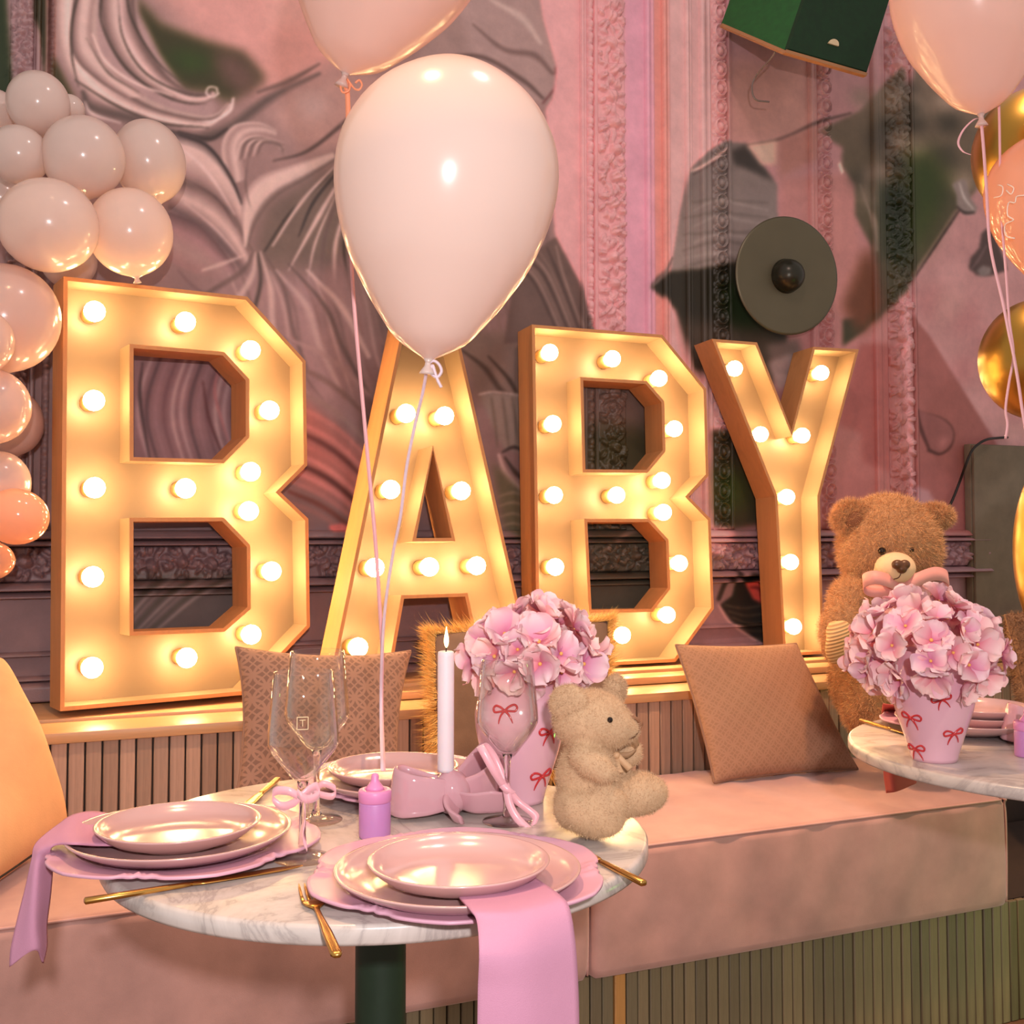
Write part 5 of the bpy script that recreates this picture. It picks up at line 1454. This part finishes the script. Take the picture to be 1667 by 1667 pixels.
def petal_mat(name, c0, c1, c2):
    s = NT(name); v = s.coord('Object'); sep = s.n('ShaderNodeSeparateXYZ'); s.l(v, sep.inputs[0])
    m = s.n('ShaderNodeMath', operation='MULTIPLY'); m.inputs[1].default_value = 1 / .034; s.l(sep.outputs[1], m.inputs[0])
    oi = s.n('ShaderNodeObjectInfo'); col = s.ramp(m.outputs[0], [(.0, c0), (.35, c1), (.8, c2)])
    hs = s.n('ShaderNodeHueSaturation'); mr = s.n('ShaderNodeMapRange'); s.l(oi.outputs['Random'], mr.inputs[0]); mr.inputs[3].default_value = .88; mr.inputs[4].default_value = 1.12
    s.l(mr.outputs[0], hs.inputs['Value']); mr2 = s.n('ShaderNodeMapRange'); s.l(oi.outputs['Random'], mr2.inputs[0]); mr2.inputs[3].default_value = .485; mr2.inputs[4].default_value = .51
    s.l(mr2.outputs[0], hs.inputs['Hue']); s.l(col, hs.inputs['Color']); s.l(hs.outputs['Color'], s.p.inputs['Base Color']); s.set(Roughness=.65)
    st = s.coord('Object', (240, 14, 1)); s.bump(s.noise(st, 1, 2), .25, .001)
    tr = s.n('ShaderNodeBsdfTranslucent'); s.l(hs.outputs['Color'], tr.inputs['Color']); mx = s.n('ShaderNodeMixShader'); mx.inputs['Fac'].default_value = .3
    s.l(s.p.outputs['BSDF'], mx.inputs[1]); s.l(tr.outputs['BSDF'], mx.inputs[2]); s.l(mx.outputs['Shader'], s.out.inputs['Surface'])
    return s.m


M_PET = petal_mat('silk_petal', lin(230, 112, 140), lin(247, 188, 196), lin(252, 222, 220))
M_PETL = petal_mat('lilac_silk_petal', lin(222, 118, 164), lin(244, 184, 206), lin(252, 222, 226))
M_POL = mat('yellow_stamen', lin(236, 178, 96), .6, .1, 100)
M_STEM = mat('flower_stem', lin(120, 130, 74), .7, .1, 50)


def petal_mesh(name, m, seed, L=.034, Wd=.040):
    rs = np.random.RandomState(seed); ph = rs.rand(4) * 6; cup = rs.uniform(.25, .5)
    def fn(u, v):
        x = (u - .5) * 2; s = v
        ws = math.sqrt(max(0, 1 - ((s - .6) / .6) ** 2)) if s < .6 else max(0, 1 - ((s - .6) / .42) ** 2.6) ** .5
        wv = Wd / 2 * ws * (1 + .05 * math.sin(s * 9 + ph[2]))
        y = L * s * (1 - .06 * x * x * s)
        z = .016 * cup * (x * x) * ws + .016 * s ** 1.3 * rs_a - .020 * max(0, s - .5) ** 1.5 * rs_c + .0028 * math.sin(x * 4 + ph[0] + s * 3) * s + .0018 * math.sin(x * 8 + ph[1]) * s * s - .003 * math.exp(-(x / .16) ** 2) * s * (1 - s)
        return (x * wv, y, z)
    rs_a = rs.uniform(.2, 1.0)
    rs_c = rs.uniform(.2, 1.6)
    V, F = grid(11, 11, fn); N = np.array([0, 0, -.0004]); n = len(V)
    F2 = [tuple(i + n for i in f[::-1]) for f in F]
    return mesh(name, np.concatenate([V, V + N]), F + F2, m)


PETS = [petal_mesh('petal', M_PET, i) for i in range(4)] + [petal_mesh('petal', M_PETL, i + 9) for i in range(3)]
V, F = sphere((0, 0, .002), .0028, 10, 6); STAM = mesh('stamen', V, F, M_POL)


def bouquet(name, label, cpx, rx, ry, d, n, seed, vase_c, sz=1.0, group=None):
    rs = np.random.RandomState(seed); c = ond(*cpx, d); k = d / F_PX; RX, RZ = rx * k * .79, ry * k * .80
    o = thing(name, label, 'flowers', np.array([vase_c[0], vase_c[1], vase_c[2] + .12]), 'silk flower bunches'); base = np.array(o.location)
    st = cat(*[tube([np.array(vase_c) + [0, 0, .125] + np.array([math.cos(a), math.sin(a), 0]) * .012, c + np.array([math.cos(a) * RX * .45, math.sin(a) * RX * .45, -RZ * .1])], .0018, 5, 8) for a in np.linspace(0, 5.5, 7)])
    mk('stems', st, M_STEM, o, True, True)
    for i in range(n):
        t = 1 - 1.72 * (i + .5) / n; ph = i * 2.39996 + rs.uniform(-.2, .2); sn = math.sqrt(max(0, 1 - t * t)); dr = np.array([sn * math.cos(ph), sn * math.sin(ph), t])
        p = c + dr * np.array([RX, RX, RZ]) * rs.uniform(.82, 1.06); nd = dr + rs.normal(0, .22, 3); nd /= np.linalg.norm(nd)
        q = Vector(nd).to_track_quat('Z', 'Y') @ Quaternion((0, 0, 1), rs.rand() * 6)
        e = bpy.data.objects.new('floret', STAM); COL.objects.link(e); e.parent = o; e.location = p - base; e.rotation_mode = 'QUATERNION'; e.rotation_quaternion = q
        s = sz * rs.uniform(.85, 1.15); e.scale = (s, s, s); np_ = 5 if rs.rand() < .55 else 4
        for j in range(np_):
            pt = bpy.data.objects.new('petal', PETS[rs.randint(7)]); COL.objects.link(pt); pt.parent = e
            pt.rotation_euler = (rs.uniform(.05, .6), rs.uniform(-.15, .15), 2 * PI * j / np_ + rs.uniform(-.15, .15)); s2 = rs.uniform(.85, 1.12); pt.scale = (s2, s2, s2)
    return o


v1 = onz(846, 1303, .7605); v2 = onz(1521, 1236, .7605)
vase('bow_vase', 'pink vase with red bows on the near table behind the small bear', v1, [(823, 1152, .1, .0165), (893, 1188, .05, .0165), (881, 1260, .1, .0175), (797, 1276, .1, .016), (850, 1215, -.1, .0)] [:4])
vase('bow_vase', 'pink vase with red bows on the second table in front of the big bear', v2, [(1486, 1168, -.1, .0175), (1549, 1190, .15, .0165), (1492, 1220, .05, .017), (1532, 1134, .3, .015)], 1.08)
bouquet('flower_bunch', 'bunch of pink silk flowers in the left vase, by the candle', (868, 1064), 118, 88, 1.575, 46, 3, v1, .92)
bouquet('flower_bunch', 'bunch of pale pink silk flowers in the right vase, before the big bear', (1513, 1056), 136, 96, 1.845, 52, 5, v2, 1.04)

# ------------------------------------------------------------------ teddy bears
M_PLS = fabric('cream_plush', lin(196, 162, 126), 0.95, .5, 250, .8, .1, 40)
M_FURB = fabric('honey_brown_plush', lin(170, 128, 90), 0.95, .5, 200, .8, .14, 30)
M_FURT = mat('honey_brown_fur', lin(212, 164, 116), 0.7, .42, 90)
M_FURC = mat('cream_fur', lin(202, 168, 132), 0.8, .1, 60)
M_MUZ = fabric('cream_muzzle', lin(232, 198, 156), 0.9, .4, 300, .4, .04, 20)
M_CORD = NT('ribbed_corduroy'); v = M_CORD.coord('Object', (1, 1, 1), (0, .35, 0)); wvt = M_CORD.n('ShaderNodeTexWave'); wvt.inputs['Scale'].default_value = 38; M_CORD.l(v, wvt.inputs['Vector'])
wvt.bands_direction = 'Z'
M_CORD.l(M_CORD.ramp(wvt.outputs['Fac'], [(0, lin(196, 150, 100)), (1, lin(232, 192, 136))]), M_CORD.p.inputs['Base Color']); M_CORD.set(Roughness=.9); M_CORD.bump(wvt.outputs['Fac'], .6, .004); M_CORD = M_CORD.m
M_EYE = mat('glossy_black_eye', lin(24, 14, 12), 0.05, .05)
M_NOSE = mat('brown_nose', lin(92, 58, 34), 0.35, .08, 40)
M_TULL = fabric('rose_satin_bow', lin(226, 158, 150), 0.5, .5, 300, .2, .06, 14)
M_GAUZ = fabric('gold_gauze_bow', lin(206, 164, 122), 0.6, .5, 600, .4, .1, 20)
AX = np.stack([RT, np.array([math.sin(YAW), math.cos(YAW), 0]), np.array([0, 0, 1.0])], 1)


def E(px, py, d, rx, ry, rd, roll=0.0, yaw=0.0):
    k = d / F_PX; m = AX @ rotz(yaw) @ roty(roll)
    return (ond(px, py, d), (rx * k, rd, ry * k), m)


def dark_thread(o, pts, d, r, m, name='stitching'):
    mk(name, tube([ond(x, y, d + q) for x, y, q in pts], r, 6, 24), m, o, True, True)


# small cream bear on the near table, seen from its right side
d = 1.395
D_ = lambda e: e
parts = [E(962, 1172, d, 63, 50, .046), E(988, 1182, d - .004, 46, 38, .036), E(1016, 1186, d - .002, 25, 25, .024),   # head, cheek, muzzle
         E(958, 1262, d, 53, 60, .042), E(957, 1305, d, 55, 46, .044), E(960, 1222, d, 40, 26, .034),
         E(964, 1324, d - .040, 56, 38, .026, .25), E(988, 1305, d - .040, 36, 30, .022, .3), E(935, 1316, d - .03, 34, 36, .024),
         E(1036, 1292, d + .012, 52, 35, .030, -.08), E(1005, 1300, d + .008, 46, 32, .030),
         E(966, 1243, d - .042, 32, 26, .022, .35), E(982, 1256, d - .046, 24, 20, .018, .4), E(950, 1230, d - .034, 24, 24, .02),
         E(1020, 1226, d + .024, 26, 24, .020, -.5), E(1003, 1236, d + .02, 24, 22, .018)]
ears = [E(926, 1146, d - .022, 34, 32, .010, 0, -.35), E(1002, 1122, d + .030, 19, 24, .010, 0, .3)]
VF = blob(parts, .0028, 10)
bs_ = onz(965, 1352, .762)
low = VF[0][:, 2].min()
bear = thing('teddy_bear', 'small cream teddy bear sitting sideways at the edge of the near table', 'teddy bear', (bs_[0], bs_[1], low))
b = mk('body', VF, M_PLS, bear, True, True)
tag(mk('fur', fur(VF[0], VF[1], 26000, .0042, .00022, .15, .55, None, 4), M_FURC, bear, False, True), kind='stuff')
for e in ears:
    ev = blob([e], .002, 4); eo = mk('ear', ev, M_PLS, bear, True, True)
    tag(mk('ear_fur', fur(ev[0], ev[1], 3500, .0042, .00022, .1, .5, None, 5), M_FURC, eo, False, True), kind='stuff')
def surf_pt(V, px, py, dm):
    """front-most point of a surface close to a photo position"""
    x, y = [], []
    P = V - CAM; z = P @ FW; X = CX + F_PX * (P @ RT) / z; Y = CY - F_PX * (P @ UP) / z
    m = np.hypot(X - px, Y - py) < dm
    if not m.any(): return ond(px, py, d)
    return ond(px, py, z[m].min())
ep = surf_pt(VF[0], 993, 1172, 4); mk('eye', sphere(ep, .0036, 14, 10), M_EYE, bear, True, True)
n0 = ond(1038, 1178, d - .004); mk('nose', cat(tube([ond(1026, 1167, d - .012), ond(1036, 1170, d - .01), ond(1043, 1180, d - .006), ond(1041, 1190, d - .008)], .0022, 6, 16), sphere(ond(1040, 1178, d - .004), .0055, 12, 8)), mat('nose_thread', lin(142, 96, 66), .7), bear, True, True)
dark_thread(bear, [(1040, 1190, -.012), (1032, 1200, -.022), (1022, 1203, -.024)], d, .0009, M_NOSE, 'mouth_stitch')
k = d / F_PX
loop = []
for sg in (1, .55):
    loop.append(ribbon([ond(x, y, d + q) for x, y, q in ((1002, 1228, -.006), (1014, 1214, -.016), (1030, 1206, -.012), (1038, 1216, -.006), (1026, 1228, -.01), (1004, 1230, -.008))], RT * .004 + UP * .008, .0008, 40))
loop.append(ribbon([ond(x, y, d + q) for x, y, q in ((1002, 1228, -.008), (1004, 1244, -.014), (1010, 1258, -.016))], RT * .009, .0008, 16))
loop.append(ribbon([ond(x, y, d + q) for x, y, q in ((1002, 1228, -.008), (1014, 1240, -.012), (1026, 1252, -.012))], RT * .006 + UP * .006, .0008, 16))
loop.append(sphere(ond(1003, 1229, d - .01), .005, 10, 8))
mk('neck_bow', cat(*loop), M_GAUZ, bear, True, True)

# big honey brown bear on the bench, behind the right vase
d = 3.06
P_ = [E(1448, 884, d, 80, 73, .135), E(1420, 898, d - .01, 54, 56, .11), E(1478, 898, d - .01, 50, 54, .11), E(1445, 850, d, 60, 44, .11),
      E(1440, 1010, d + .03, 86, 92, .13), E(1442, 1110, d + .02, 88, 84, .15), E(1440, 950, d + .02, 62, 40, .10),
      E(1392, 980, d - .05, 42, 48, .075, .5), E(1368, 1020, d - .10, 30, 46, .065, .25), E(1372, 1050, d - .14, 30, 34, .06), 
      E(1500, 985, d - .04, 40, 46, .075, -.5), E(1530, 1030, d - .10, 30, 44, .065, -.3),
      E(1410, 1140, d - .12, 36, 56, .08, .25), E(1428, 1190, d - .16, 30, 44, .07, .1), E(1500, 1150, d - .12, 40, 60, .08, -.2), E(1510, 1200, d - .16, 32, 40, .07)]
VF = blob(P_, .007, 8)
zb = VF[0][:, 2].min()
off = .472 - zb
bear = thing('teddy_bear', 'big honey brown teddy bear sitting on the bench behind the right vase', 'teddy bear', (ond(1440, 1200, d)[0], ond(1440, 1200, d)[1], zb))
mk('body', VF, M_FURB, bear, True, True)
kp = lambda P: np.array([True] * len(P))
tag(mk('fur', fur(VF[0], VF[1], 60000, .016, .00065, .25, .5, kp, 7), M_FURT, bear, False, True), kind='stuff')
for e, nm in ((E(1384, 842, d - .02, 29, 26, .035, -.6, -.3), 'ear'), (E(1522, 840, d - .01, 22, 16, .05, .5, .7), 'ear')):
    ev = blob([e], .006, 4); eo = mk(nm, ev, M_FURB, bear, True, True)
    tag(mk('ear_fur', fur(ev[0], ev[1], 6000, .016, .00065, .1, .5, None, 8), M_FURT, eo, False, True), kind='stuff')
dark_in = E(1390, 846, d - .052, 16, 13, .012, -.6, -.3); mk('inner_ear', blob([dark_in], .005, 3), mat('dark_ear_plush', lin(128, 84, 58), .95), bear, True, True)  # inside of the ear in a darker brown plush
mz = blob([E(1457, 925, d - .128, 33, 27, .05), E(1448, 934, d - .12, 26, 22, .045)], .004, 8); mk('muzzle', mz, M_MUZ, bear, True, True)
mk('nose', blob([E(1461, 919, d - .182, 10, 8, .012), E(1473, 919, d - .180, 9, 8, .012), E(1468, 926, d - .182, 9, 8, .012)], .0025, 4), M_NOSE, bear, True, True)
dark_thread(bear, [(1467, 933, -.186), (1463, 940, -.184), (1455, 943, -.178)], d, .0014, M_NOSE, 'mouth_stitch')
ep = surf_pt(VF[0], 1435, 897, 6); mk('eye', sphere(ep - FW * .004, .010, 16, 12), M_EYE, bear, True, True)
ep = surf_pt(VF[0], 1484, 895, 6); mk('eye', sphere(ep + FW * .0085, .010, 16, 12), M_EYE, bear, True, True)
pw = blob([E(1366, 1046, d - .205, 22, 38, .02, .28), E(1360, 1030, d - .195, 16, 20, .02)], .005, 6); mk('paw_pad', pw, M_CORD, bear, True, True)
bw = []
for pts in (((1468, 956, -.15), (1448, 946, -.17), (1424, 940, -.17), (1406, 946, -.15), (1410, 958, -.14), (1432, 962, -.15), (1468, 958, -.15)), ((1470, 956, -.15), (1492, 944, -.16), (1522, 934, -.14), (1542, 940, -.12), (1540, 956, -.12), (1510, 962, -.14), (1470, 958, -.15))):
    bw.append(ribbon([ond(x, y, d + q) for x, y, q in pts], UP * .035 + FW * .01, .003, 50))
bw.append(ribbon([ond(1466, 958, d - .16), ond(1456, 975, d - .18), ond(1450, 1000, d - .18)], RT * .035, .003, 16)); bw.append(ribbon([ond(1472, 958, d - .16), ond(1482, 978, d - .18), ond(1488, 1004, d - .18)], RT * .035, .003, 16))
bw.append(sphere(ond(1468, 958, d - .16), (.018, .015, .016), 14, 10))
mk('neck_bow', cat(*bw), M_TULL, bear, True, True)
